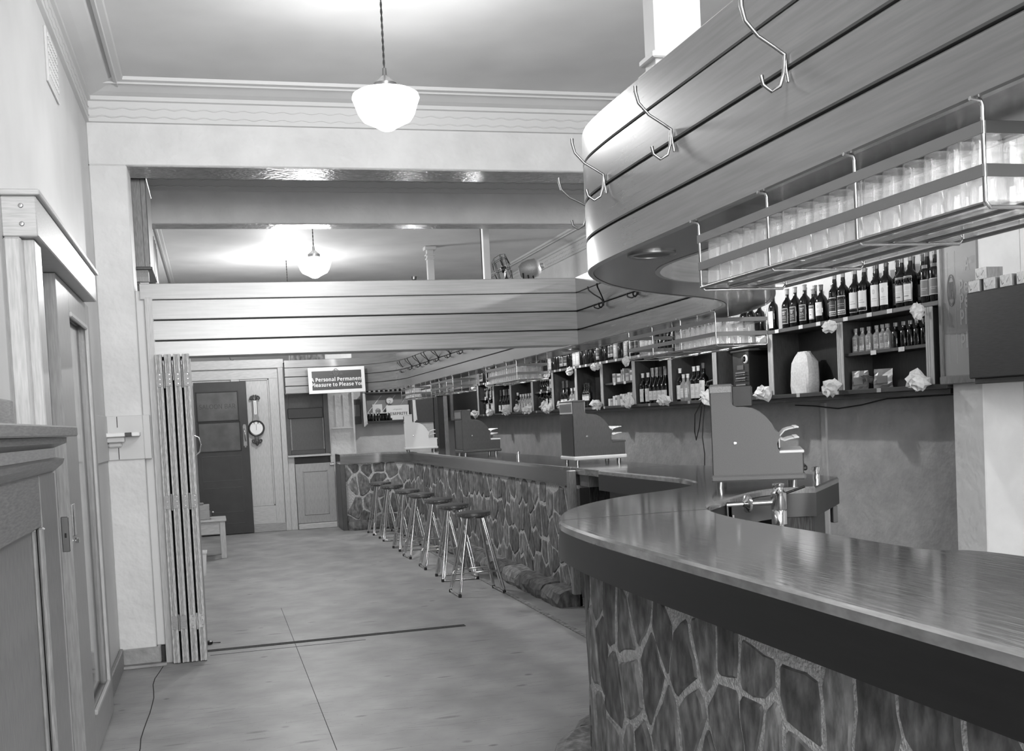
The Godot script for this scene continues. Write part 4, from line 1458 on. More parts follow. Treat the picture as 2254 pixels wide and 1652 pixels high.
	struct("trim_floor_cracks", mb, M.dark_line)

func _trim(p: PackedVector2Array, s0: float, s1: float) -> PackedVector2Array:
	var out := PackedVector2Array()
	var s := 0.0
	for i in p.size():
		if i > 0: s += p[i].distance_to(p[i - 1])
		if s >= s0 and s <= s1: out.append(p[i])
	return out

# facing of irregular flat stones in pale mortar on the left side of a way
func stone_face(t: Node3D, way: PackedVector2Array, y0: float, y1: float, cw: float, ch: float, sd: int):
	var mb := MB.new()
	mb.sweep(way, [Vector2(-0.12, y0), Vector2(0, y0), Vector2(0, y1), Vector2(-0.12, y1)])
	var base := part("stone_base", mb, M.mortar, t)
	var r := RandomNumberGenerator.new()
	r.seed = sd
	var lens := PackedFloat32Array([0.0])
	for i in range(1, way.size()): lens.append(lens[i - 1] + way[i].distance_to(way[i - 1]))
	var total := lens[-1]
	var nx := int(round(total / cw))
	var ny := int(round((y1 - y0) / ch))
	var seeds := []
	for i in range(-1, nx + 1):
		for j in range(-1, ny + 1):
			seeds.append(Vector2(i + 0.5 + (0.5 if posmod(j, 2) else 0.0) + r.randf_range(-0.42, 0.42), j + 0.5 + r.randf_range(-0.42, 0.42)))
	var kinds := [M.stone, M.stone_dark, M.stone, M.stone_pale, M.stone_dark]
	for k in seeds.size():
		var c: Vector2 = seeds[k]
		if c.x < 0.0 or c.x > nx or c.y < 0 or c.y > ny: continue
		var poly := PackedVector2Array([Vector2(0, 0), Vector2(nx, 0), Vector2(nx, ny), Vector2(0, ny)])
		for q in seeds:
			if q == c or q.distance_squared_to(c) > 9.0: continue
			poly = _cut(poly, (c + q) / 2.0, q - c)
		if poly.size() < 3: continue
		var real := PackedVector2Array()
		for i in poly.size():
			var a: Vector2 = poly[i]
			var b: Vector2 = poly[(i + 1) % poly.size()]
			var sa := Vector2(a.x * total / nx, y0 + a.y * (y1 - y0) / ny)
			var sb := Vector2(b.x * total / nx, y0 + b.y * (y1 - y0) / ny)
			real.append(sa)
			var l := sa.distance_to(sb)
			if l > 0.08:
				var nn := (sb - sa).orthogonal().normalized()
				for e in ([0.5] if l < 0.16 else [0.33, 0.67]):
					real.append(sa.lerp(sb, e) + nn * r.randf_range(-0.012, 0.012))
		var cut := Geometry2D.offset_polygon(real, -0.009 - r.randf_range(0.003, 0.014), Geometry2D.JOIN_MITER)
		if cut.is_empty(): continue
		var shr := Geometry2D.offset_polygon(cut[0], 0.009, Geometry2D.JOIN_ROUND)
		if shr.is_empty(): continue
		var ring := _thin(shr[0])
		if ring.size() < 4: continue
		var cen := Vector2.ZERO
		for v in ring: cen += v
		cen /= ring.size()
		var up := r.randf_range(0.003, 0.009)
		var m2 := MB.new()
		var tilt := Vector2(r.randf_range(-0.03, 0.03), r.randf_range(-0.03, 0.03))
		var outer := []
		var inner := []
		for v in ring:
			outer.append(_on(way, lens, v, -0.002))
			var w := cen + (v - cen) * 0.90
			inner.append(_on(way, lens, w, up + (w - cen).dot(tilt)))
		var top := _on(way, lens, cen, up + 0.002)
		var n := ring.size()
		for i in n:
			var i2 := (i + 1) % n
			m2.quad(outer[i], outer[i2], inner[i2], inner[i])
			m2.tri(inner[i], inner[i2], top, 1)
		part("stone", m2, kinds[r.randi() % 5], base)

func _thin(p: PackedVector2Array) -> PackedVector2Array:
	var out := PackedVector2Array()
	for v in p:
		if out.is_empty() or v.distance_to(out[-1]) > 0.012: out.append(v)
	if out.size() > 2 and out[0].distance_to(out[-1]) < 0.008: out.remove_at(out.size() - 1)
	return out

func _cut(poly: PackedVector2Array, mid: Vector2, n: Vector2) -> PackedVector2Array:
	var out := PackedVector2Array()
	var m := poly.size()
	for i in m:
		var a := poly[i]
		var b := poly[(i + 1) % m]
		var da := (a - mid).dot(n)
		var db := (b - mid).dot(n)
		if da <= 0: out.append(a)
		if da * db < 0: out.append(a.lerp(b, da / (da - db)))
	return out

func _on(way: PackedVector2Array, lens: PackedFloat32Array, v: Vector2, o: float) -> Vector3:
	var i := clampi(lens.bsearch(v.x) - 1, 0, way.size() - 2)
	var a := way[i]
	var b := way[i + 1]
	var q := a.lerp(b, clampf((v.x - lens[i]) / maxf(lens[i + 1] - lens[i], 0.0001), 0.0, 1.0))
	# smoothed normal so that stones follow the bend
	var d0 := (b - a).normalized()
	var k := (v.x - lens[i]) / maxf(lens[i + 1] - lens[i], 0.0001)
	var nb := (way[mini(i + 2, way.size() - 1)] - b).normalized() if i + 2 < way.size() else d0
	var pb := (a - way[maxi(i - 1, 0)]).normalized() if i > 0 else d0
	var t := (d0 + pb * (0.5 - k) * 1.0 if k < 0.5 else d0 + nb * (k - 0.5)).normalized()
	var n := Vector2(-t.y, t.x)
	return Vector3(q.x + n.x * o, v.y, -(q.y + n.y * o))

# rough stone footrest along the foot of the facing
func kerb(t: Node3D, way: PackedVector2Array, w: float, h: float, sd: int):
	var r := RandomNumberGenerator.new()
	r.seed = sd
	var lens := PackedFloat32Array([0.0])
	for i in range(1, way.size()): lens.append(lens[i - 1] + way[i].distance_to(way[i - 1]))
	var total := lens[-1]
	var s := 0.0
	var kinds := [M.stone_dark, M.stone, M.stone_pale, M.stone_dark]
	var ks := MB.new()
	ks.sweep(way, [Vector2(-0.02, 0), Vector2(w - 0.03, 0), Vector2(w - 0.03, h * 0.55), Vector2(w - 0.06, h * 0.75), Vector2(-0.02, h * 0.8)])
	var kb := part("kerb", ks, M.stone_dark, t)
	while s < total - 0.1:
		var l := minf(r.randf_range(0.28, 0.5), total - s)
		var m := MB.new()
		var st := 5
		var rows := []
		for i in st:
			var q := s + 0.008 + (l - 0.016) * i / (st - 1)
			var e := 0.012 if i == 0 or i == st - 1 else 0.0
			var prof := [Vector2(w - 0.012 - e, 0.0), Vector2(w - e, 0.03), Vector2(w - 0.005 - e, h * 0.5), Vector2(w - 0.03 - e, h * 0.85 - e), Vector2(w - 0.07, h - e), Vector2(w * 0.3, h * 1.02 - e), Vector2(0.0, h - e)]
			var row := []
			for p in prof:
				var jit := Vector2(r.randf_range(-0.013, 0.008), r.randf_range(-0.01, 0.008))
				if p.y < 0.001: jit.y = 0
				if p.x < 0.001: jit.x = 0
				row.append(_on(way, lens, Vector2(q, p.y + jit.y), p.x + jit.x))
			rows.append(row)
		for i in st - 1:
			for k in 6:
				m.quad(rows[i][k], rows[i][k + 1], rows[i + 1][k + 1], rows[i + 1][k])
		for e in [0, st - 1]:
			for k in range(1, 6):
				m.tri(rows[e][0], rows[e][k], rows[e][k + 1])
		part("kerb_stone", m, kinds[r.randi() % 4], kb)
		s += l

func beer_tap():
	var t := thing("beer_tap", "chromed beer tap column with a side pipe standing in the curved bay of the counter", "tap", V(2.4, 0.6, 4.28))
	var o := t.position
	var mb := MB.new()
	mb.tube([V(2.4, 0.60, 4.28) - o, V(2.4, 0.97, 4.28) - o], 0.02, 14)
	mb.lathe([Vector2(0.0, 0.97), Vector2(0.034, 0.972), Vector2(0.034, 1.03), Vector2(0.031, 1.035), Vector2(0.034, 1.04), Vector2(0.034, 1.11), Vector2(0.024, 1.12), Vector2(0.022, 1.135), Vector2(0.026, 1.14), Vector2(0.026, 1.152), Vector2(0.0, 1.155)], 18, V(2.4, 0.0, 4.28) - o)
	part("column", mb, M.chrome, t)
	mb = MB.new()
	mb.tube([V(2.4, 1.07, 4.28) - o, V(2.17, 1.07, 4.33) - o], 0.011, 10)
	part("pipe", mb, M.chrome, t)
	mb = MB.new()
	mb.xf = Transform3D(Basis(Vector3(0, 0, 1), PI / 2), V(2.26, 1.07, 4.31) - o)
	mb.lathe([Vector2(0.011, -0.012), Vector2(0.04, -0.008), Vector2(0.04, 0.004), Vector2(0.02, 0.012), Vector2(0.011, 0.02)], 18)
	part("flange", mb, M.chrome, t)
	mb = MB.new()
	mb.tube([V(2.43, 1.105, 4.28) - o, V(2.53, 1.13, 4.28) - o], 0.006, 8)
	part("lever", mb, M.dark_metal, t)
	var sp := thing("splash_plate", "bright steel plate lining the rim of the counter bay behind the beer tap", "plate", V(2.3, 1.0, 4.4))
	o = sp.position
	mb = MB.new()
	mb.sweep(PackedVector2Array([Vector2(2.2, 4.35), Vector2(2.274, 4.428), Vector2(2.38, 4.535), Vector2(2.49, 4.628), Vector2(2.6, 4.68)]), [Vector2(-0.008, 0.952), Vector2(-0.004, 0.952), Vector2(-0.004, 1.064), Vector2(-0.008, 1.064)])
	part("plate", mb, M.steel, sp).position = -o
	mb = MB.new()
	mb.bd(2.165, 2.172, 0.93, 1.066, 4.315, 4.322, 0.002)
	part("edge_strip", mb, M.chrome, sp).position = -o
	var cl := MB.new()
	cl.tube([V(2.0, 1.03, 4.08), V(2.05, 1.035, 4.12), V(2.07, 1.02, 4.14), V(2.085, 0.995, 4.15), V(2.11, 0.99, 4.17), V(2.13, 1.01, 4.19), V(2.135, 1.035, 4.2)], 0.006, 6)
	cl.bd(1.98, 2.05, 1.028, 1.04, 4.06, 4.12, 0.003)
	tag(part("tap_clamp", cl, M.chrome, self), "small bright clamp fixed under the counter rim in the bay left of the beer tap", "clamp")

# ---------------------------------------------------------------- stools
func stools():
	var t := thing("bar_stool", "", "stool", Vector3.ZERO, 0.0, "round stools along the far bar")
	var mb := MB.new()
	mb.lathe([Vector2(0.0, 0.668), Vector2(0.135, 0.668), Vector2(0.148, 0.674), Vector2(0.15, 0.695), Vector2(0.143, 0.706), Vector2(0.1, 0.712), Vector2(0.0, 0.714)], 28)
	var seat := part("seat", mb, M.seat_vinyl, t)
	mb = MB.new()
	for k in 22:
		var a := TAU * k / 22
		mb.box(Vector3(cos(a) * 0.149 - 0.004, 0.68, sin(a) * 0.149 - 0.004), Vector3(cos(a) * 0.149 + 0.004, 0.688, sin(a) * 0.149 + 0.004), 0.002)
	part("stud", mb, M.brass, seat).set_meta("kind", "stuff")
	mb = MB.new()
	var ring := []
	for k in 24: ring.append(Vector3(cos(TAU * k / 24) * 0.095, 0.66, sin(TAU * k / 24) * 0.095))
	mb.tube(ring, 0.008, 6, true)
	part("seat_ring", mb, M.steel, t)
	# two side frames, each one tube bent down, along the floor and up again
	for sx in [-1, 1]:
		mb = MB.new()
		var x0: float = 0.07 * sx
		var x1: float = 0.195 * sx
		mb.tube([Vector3(x0, 0.66, -0.06), Vector3(x1, 0.05, -0.165), Vector3(x1 * 1.01, 0.02, -0.165), Vector3(x1 * 1.01, 0.011, -0.14), Vector3(x1 * 1.01, 0.011, 0.14), Vector3(x1 * 1.01, 0.02, 0.165), Vector3(x1, 0.05, 0.165), Vector3(x0, 0.66, 0.06)], 0.0095, 9)
		part("side_frame", mb, M.chrome, t)
		for sz in [-1, 1]:
			mb = MB.new()
			mb.tube([Vector3(x0 * 0.9, 0.655, 0.045 * sz), Vector3(x1 * 0.92, 0.04, 0.14 * sz)], 0.0085, 8)
			part("leg", mb, M.chrome, t)
			mb = MB.new()
			mb.lathe([Vector2(0, 0.0), Vector2(0.014, 0.0), Vector2(0.015, 0.02), Vector2(0.011, 0.028), Vector2(0, 0.028)], 10, Vector3(x1 * 1.01, 0, 0.165 * sz))
			part("rubber_foot", mb, M.black, t)
	for sz in [-1, 1]:
		mb = MB.new()
		mb.tube([Vector3(-0.192, 0.03, 0.15 * sz), Vector3(-0.178, 0.155, 0.14 * sz), Vector3(-0.165, 0.185, 0.138 * sz), Vector3(-0.135, 0.197, 0.137 * sz), Vector3(0.135, 0.197, 0.137 * sz), Vector3(0.165, 0.185, 0.138 * sz), Vector3(0.178, 0.155, 0.14 * sz), Vector3(0.192, 0.03, 0.15 * sz)], 0.0085, 8)
		part("foot_hoop", mb, M.chrome, t)
	t.set_meta("base", "bar_stool")
	var at := [[2.135, 9.06, 0.03, "nearest round-topped tubular steel bar stool by the far counter"], [2.17, 10.03, 1.52, "second round-topped tubular steel bar stool from the front"], [2.205, 10.9, -0.02, "third bar stool from the front, its foot hoops facing the camera"], [2.21, 11.87, 0.05, "fourth bar stool from the front of the row"], [2.195, 12.68, 1.6, "fifth bar stool from the front, turned side on"], [2.2, 13.88, 1.55, "second bar stool from the far end of the row"], [2.18, 14.72, 1.62, "farthest bar stool standing before the stone return"]]
	for k in at.size():
		var a = at[k]
		if k == 0:
			t.position = V(a[0], 0, a[1])
			t.rotation.y = a[2]
			t.set_meta("label", a[3])
		else:
			dup(t, V(a[0], 0, a[1]), a[2], a[3])

# ---------------------------------------------------------------- cash registers
const REG := [Vector2(0.0, 0.065), Vector2(0.432, 0.065), Vector2(0.432, 0.17), Vector2(0.329, 0.172), Vector2(0.317, 0.19), Vector2(0.314, 0.215), Vector2(0.328, 0.25), Vector2(0.326, 0.268), Vector2(0.306, 0.282), Vector2(0.293, 0.312), Vector2(0.266, 0.348), Vector2(0.233, 0.377), Vector2(0.198, 0.396), Vector2(0.16, 0.404), Vector2(0.125, 0.405), Vector2(0.108, 0.412), Vector2(0.101, 0.43), Vector2(0.10, 0.512), Vector2(0.0, 0.512)]

func register(at: Vector3, turn: float, w: float, label: String, side: Material, back: Material, plinth: Material, marble: Material, window: bool) -> Node3D:
	var t := thing("cash_register", label, "cash register", at, turn)
	var up := Basis(Vector3(1, 0, 0), Vector3(0, 0, 1), Vector3(0, -1, 0))
	var poly := PackedVector2Array(REG)
	for z in [-0.018, -w]:
		var mb := MB.new()
		mb.xf = Transform3D(up, Vector3(0, 0, z))
		mb.slab(poly, 0.0, 0.018, 0.0015)
		part("side_cheek", mb, side, t)
	var mb := MB.new()
	var inn := PackedVector2Array()
	for q in REG:
		inn.append(Vector2(clampf(q.x, 0.004, 0.426) - (0.008 if q.x > 0.11 and q.x < 0.43 else 0.0), q.y - (0.008 if q.y > 0.1 and q.y < 0.5 else 0.0)))
	mb.xf = Transform3D(up, Vector3(0, 0, -w + 0.018))
	mb.slab(inn, 0.0, w - 0.036, 0.0)
	part("body", mb, back, t)
	mb = MB.new()
	mb.box(Vector3(-0.004, 0.07, -w + 0.012), Vector3(0.004, 0.4, -0.012), 0.002)
	part("back_panel", mb, back, t)
	# curved cover plate over the key works
	mb = MB.new()
	for i in range(8, 14):
		var a: Vector2 = REG[i]
		var b: Vector2 = REG[i + 1]
		mb.quad(Vector3(a.x, a.y, -w * 0.45), Vector3(a.x, a.y, -w + 0.02), Vector3(b.x, b.y, -w + 0.02), Vector3(b.x, b.y, -w * 0.45), 1)
		mb.quad(Vector3(a.x - 0.004, a.y - 0.004, -w + 0.02), Vector3(a.x - 0.004, a.y - 0.004, -w * 0.45), Vector3(b.x - 0.004, b.y - 0.004, -w * 0.45), Vector3(b.x - 0.004, b.y - 0.004, -w + 0.02), 2)
	part("cover_plate", mb, M.dull_metal, t)
	# price windows at the top: one to the customer, one to the barman
	mb = MB.new()
	mb.box(Vector3(-0.006, 0.412, -w + 0.01), Vector3(0.0, 0.505, -0.01), 0.002)
	mb.box(Vector3(0.1, 0.42, -w + 0.01), Vector3(0.106, 0.508, -0.01), 0.002)
	part("window_frame", mb, plinth, t)
	mb = MB.new()
	mb.box(Vector3(-0.008, 0.425, -w + 0.024), Vector3(-0.005, 0.495, -0.024), 0.001)
	part("price_window", mb, M.sign_mid if window else M.register_back, t)
	mb = MB.new()
	mb.box(Vector3(-0.003, 0.505, -w - 0.003), Vector3(0.105, 0.52, 0.003), 0.003)
	part("cap", mb, plinth if side == M.register_grey else side, t)
	if side == M.register_grey:
		mb = MB.new()
		mb.box(Vector3(-0.003, 0.478, 0.0), Vector3(0.102, 0.512, 0.003), 0.001)
		part("cap_plate", mb, M.dull_metal, t)
		mb = MB.new()
		mb.box(Vector3(0.106, 0.405, -w + 0.01), Vector3(0.2, 0.508, -0.012), 0.003)
		part("price_window", mb, M.register_back, t)
	# marble ledge above the drawer
	mb = MB.new()
	mb.box(Vector3(0.322, 0.166, -w + 0.004), Vector3(0.44, 0.18, 0.002), 0.003)
	part("ledge", mb, marble, t)
	mb = MB.new()
	mb.box(Vector3(0.43, 0.075, -w + 0.02), Vector3(0.438, 0.16, -0.02), 0.003)
	var dr := part("drawer", mb, M.register_back, t)
	mb = MB.new()
	mb.box(Vector3(0.436, 0.07, -w * 0.7), Vector3(0.458, 0.095, -w * 0.3), 0.006)
	part("handle", mb, M.black, dr)
	# plinth and feet
	mb = MB.new()
	mb.box(Vector3(-0.012, 0.034, -w - 0.01), Vector3(0.445, 0.066, 0.01), 0.008)
	part("plinth", mb, plinth, t)
	for q in [[0.03, -0.035], [0.385, -0.035], [0.03, -w + 0.035], [0.385, -w + 0.035]]:
		mb = MB.new()
		mb.lathe([Vector2(0, 0), Vector2(0.019, 0), Vector2(0.019, 0.035), Vector2(0, 0.035)], 12, Vector3(q[0], 0, q[1]))
		part("foot", mb, M.steel, t)
	mb = MB.new()
	mb.xf = Transform3D(Basis(Vector3.RIGHT, PI / 2), Vector3(0.11, 0.225, 0.0))
	mb.lathe([Vector2(0, 0.006), Vector2(0.008, 0.005), Vector2(0.01, 0.0)], 12)
	part("lock", mb, M.chrome, t)
	# two rows of keys on bent levers
	for row in 2:
		mb = MB.new()
		for k in 9:
			var z := -0.04 - (w - 0.08) * k / 8.0
			var y := 0.285 - row * 0.05
			mb.tube([Vector3(0.325, 0.25 - row * 0.012, z), Vector3(0.35, y - 0.008 + row * 0.0, z), Vector3(0.375, y, z), Vector3(0.405, y + 0.004, z)], 0.004, 5)
			mb.xf = Transform3D.IDENTITY
			mb.box(Vector3(0.395, y + 0.002, z - 0.009), Vector3(0.42, y + 0.01, z + 0.009), 0.003)
		part("key_row", mb, M.cap_white, t)
	mb = MB.new()
	mb.box(Vector3(0.318, 0.19, -w + 0.03), Vector3(0.33, 0.25, -0.03), 0.003)
	part("key_guard", mb, M.steel, t)
	return t

func registers():
	register(V(2.395, TOP, 4.905), -0.497, 0.46, "large grey speckled cash register nearest the camera on the curved counter", M.register_grey, M.register_back, M.register_grey, M.marble, false)
	register(V(2.812, TOP, 8.256), -0.03, 0.37, "wooden cash register by the counter flap, its window facing the room", M.register_wood, M.register_back, M.register_pale, M.register_wood, true)
	register(V(2.715, TOP, 11.85), 0.0, 0.37, "wooden cash register with a white ledge in the middle of the far counter", M.register_wood, M.register_wood, M.register_wood, M.marble, true)
	var r := register(V(2.56, TOP, 14.7), -0.14, 0.37, "pale painted cash register at the far end of the bar", M.register_pale, M.register_pale, M.register_pale, M.register_pale, false)

# ---------------------------------------------------------------- back bar shelving, bottles and what stands among them
const SH := 2.075
const SL := 1.577
const SM := 1.828
const UP := [5.61, 6.57, 7.53, 8.50, 9.44, 10.35, 11.29, 12.17, 13.09, 14.0, 15.1, 16.08, 17.08]

func back_bar():
	var t := thing("back_bar_shelving", "long dark two-tier back bar shelving with pale uprights behind the bar", "shelving")
	boxp("upper_shelf", t, M.wood_dark_z, 4.2, 4.46, SH - 0.03, SH, 5.52, 17.15, 0.003)
	boxp("lower_shelf", t, M.wood_dark_z, 4.19, 4.46, SL - 0.03, SL, 5.45, 17.15, 0.003)
	boxp("under_edge", t, M.black, 4.21, 4.44, SL - 0.062, SL - 0.03, 5.45, 17.15, 0.002)
	for k in UP.size():
		var d: float = UP[k]
		var o := boxp("upright", t, M.wood_dark_y, 4.205, 4.455, SL, SH - 0.03, d - 0.012, d + 0.012, 0.002)
		var mb := MB.new()
		mb.bd(4.195, 4.206, SL, SH - 0.03, d - 0.034, d - 0.006, 0.003)
		mb.bd(4.195, 4.206, SL, SH - 0.03, d - 0.002, d + 0.014, 0.003)
		mb.bd(4.195, 4.206, SL, SH - 0.03, d + 0.018, d + 0.034, 0.003)
		part("fluted_strip", mb, M.wood_pale_y, o)
	# boarded back
	for k in UP.size() - 1:
		for j in 3:
			var a: float = lerpf(UP[k], UP[k + 1], j / 3.0) + 0.003
			var b: float = lerpf(UP[k], UP[k + 1], (j + 1) / 3.0) - 0.003
			boxp("back_board", t, M.shelf_back, 4.442 - 0.006 * (j % 2), 4.462, SL, SH - 0.03, a, b, 0.002)
	for q in [0, 5, 8, 11]:
		var o := boxp("middle_shelf", t, M.wood_dark_z, 4.225, 4.445, SM - 0.022, SM, UP[q] + 0.015, UP[q + 1] - 0.015, 0.002)
		for j in 2:
			boxp("price_tag", o, M.paper, 4.2215, 4.2245, SM - 0.03, SM - 0.001, UP[q] + 0.28 + 0.3 * j, UP[q] + 0.34 + 0.3 * j, 0.001)
	var d := 5.7
	while d < 17.0:
		boxp("price_tag", t, M.paper, 4.1965, 4.1995, SH - 0.028, SH - 0.001, d, d + 0.055, 0.001)
		d += 0.2 + rng.randf() * 0.16
	d = 6.1
	while d < 17.0:
		boxp("price_tag", t, M.card, 4.1865, 4.1895, SL - 0.028, SL - 0.001, d, d + 0.045, 0.001)
		d += 0.35 + rng.randf() * 0.4
	var dl := thing("end_board", "dark blank panel continuing the back bar at its far end beside the doorway", "panel")
	boxp("panel", dl, M.wood_dark_z, 4.25, 4.45, 1.56, 2.05, 17.15, 20.1, 0.003)
	boxp("pale_post", dl, M.wood_pale_y, 4.2, 4.26, 1.5, 2.1, 19.2, 19.3, 0.003)
	# tissue rosettes tied to the uprights
	var r1 := crumple(0.055, 1)
	var r2 := crumple(0.075, 2)
	for k in UP.size():
		for low in 2:
			var o := MeshInstance3D.new()
			o.name = numbered("tissue_rosette")
			o.mesh = r2 if low else r1
			o.material_override = M.paper
			add_child(o)
			o.position = V(4.135, SL + 0.02 if low else SH - 0.055, UP[k] + (0.03 if low else 0.02))
			o.rotation = Vector3(k * 1.3, k * 0.7, low * 2.0)
			tag(o, "crumpled white tissue rosette at the %s of the %s shelf upright from the near end" % ["foot" if low else "top", nth(k + 1)], "rosette", "tissue rosettes on the shelf uprights")
	bottles()
	clutter()

func crumple(r: float, sd: int) -> ArrayMesh:
	var q := RandomNumberGenerator.new()
	q.seed = sd
	var mb := MB.new()
	var rows := []
	for i in 9:
		var row := []
		for k in 13:
			if k == 12:
				row.append(row[0])
				continue
			var th := PI * i / 8.0
			var ph := TAU * k / 12.0
			var rr := r * (q.randf_range(0.45, 1.15) if (k + i) % 2 else q.randf_range(0.6, 0.9))
			row.append(Vector3(sin(th) * cos(ph), cos(th), sin(th) * sin(ph)) * rr)
		rows.append(row)
	for i in 8:
		for k in 12:
			mb.tri(rows[i][k], rows[i + 1][k], rows[i + 1][k + 1])
			mb.tri(rows[i][k], rows[i + 1][k + 1], rows[i][k + 1])
	return mb.mesh()

# printed label: bg, bands [y0, y1, tone], text lines [y, x0, x1, tone]
func label_mat(called: String, bg: float, edge: float, bands: Array, lines: Array, disc := -1.0) -> StandardMaterial3D:
	var im := Image.create(64, 96, false, Image.FORMAT_L8)
	im.fill(G(bg))
	if edge >= 0:
		im.fill_rect(Rect2i(2, 2, 60, 3), G(edge)); im.fill_rect(Rect2i(2, 91, 60, 3), G(edge))
		im.fill_rect(Rect2i(2, 2, 3, 92), G(edge)); im.fill_rect(Rect2i(59, 2, 3, 92), G(edge))
	for b in bands: im.fill_rect(Rect2i(4, b[0], 56, b[1] - b[0]), G(b[2]))
	var r := RandomNumberGenerator.new()
	r.seed = hash(called)
	for l in lines:
		var x: int = l[1]
		while x < l[2]:
			var w := r.randi_range(2, 5)
			im.fill_rect(Rect2i(x, l[0], mini(w, l[2] - x), l[4]), G(l[3]))
			x += w + 2
	if disc >= 0:
		for y in range(-11, 12):
			for x in range(-9, 10):
				if x * x * 1.4 + y * y < 110 and (x * x * 1.4 + y * y > 70 or (x + y) % 3 == 0): im.set_pixel(32 + x, 30 + y, G(disc))
	var m := mat(called, 1.0, 0.55)
	m.albedo_texture = ImageTexture.create_from_image(im)
	return m

func label_patch(mb: MB, r: float, y0: float, y1: float, half: float, seg := 8, at := 0.0):
	var g: int = mb.fresh()
	for k in seg:
		var a0 := PI + at - half + 2 * half * k / seg
		var a1 := PI + at - half + 2 * half * (k + 1) / seg
		# seen from outside the left edge of the print is at the larger angle when turned towards -x
		var p := func(a, y): return Vector3(cos(a) * r, y, sin(a) * r)
		var u0 := float(k) / seg
		var u1 := float(k + 1) / seg
		mb.quad(p.call(a1, y0), p.call(a0, y0), p.call(a0, y1), p.call(a1, y1), g, Vector2(u1, 1), Vector2(u0, 1), Vector2(u0, 0), Vector2(u1, 0))

# lettering bent round a bottle
func bent_words(s: String, h: float, r: float, y: float, m: Material, parent: Node3D, at := 0.0):
	var tm := TextMesh.new()
	var fnt := SystemFont.new()
	fnt.font_names = PackedStringArray(["Droid Sans"])
	fnt.font_weight = 800
	tm.font = fnt
	tm.text = s
	tm.font_size = 32
	tm.pixel_size = h / 23.0
	tm.depth = 0.0
	tm.curve_step = 2.0
	var st := SurfaceTool.new()
	st.begin(Mesh.PRIMITIVE_TRIANGLES)
	var arr := tm.get_mesh_arrays() if tm.get_surface_count() > 0 else tm.surface_get_arrays(0)
	var vs: PackedVector3Array = arr[Mesh.ARRAY_VERTEX]
	var ix: PackedInt32Array = arr[Mesh.ARRAY_INDEX] if arr[Mesh.ARRAY_INDEX] != null else PackedInt32Array(range(vs.size()))
	for i in ix:
		var v := vs[i]
		var a := PI + at + v.x / r
		st.set_normal(Vector3(cos(a), 0, sin(a)))
		st.add_vertex(Vector3(cos(a) * (r + 0.0003), y + v.y, sin(a) * (r + 0.0003)))
	var o := MeshInstance3D.new()
	o.name = "lettering"
	o.mesh = st.commit()
	o.material_override = m
	parent.add_child(o, true)

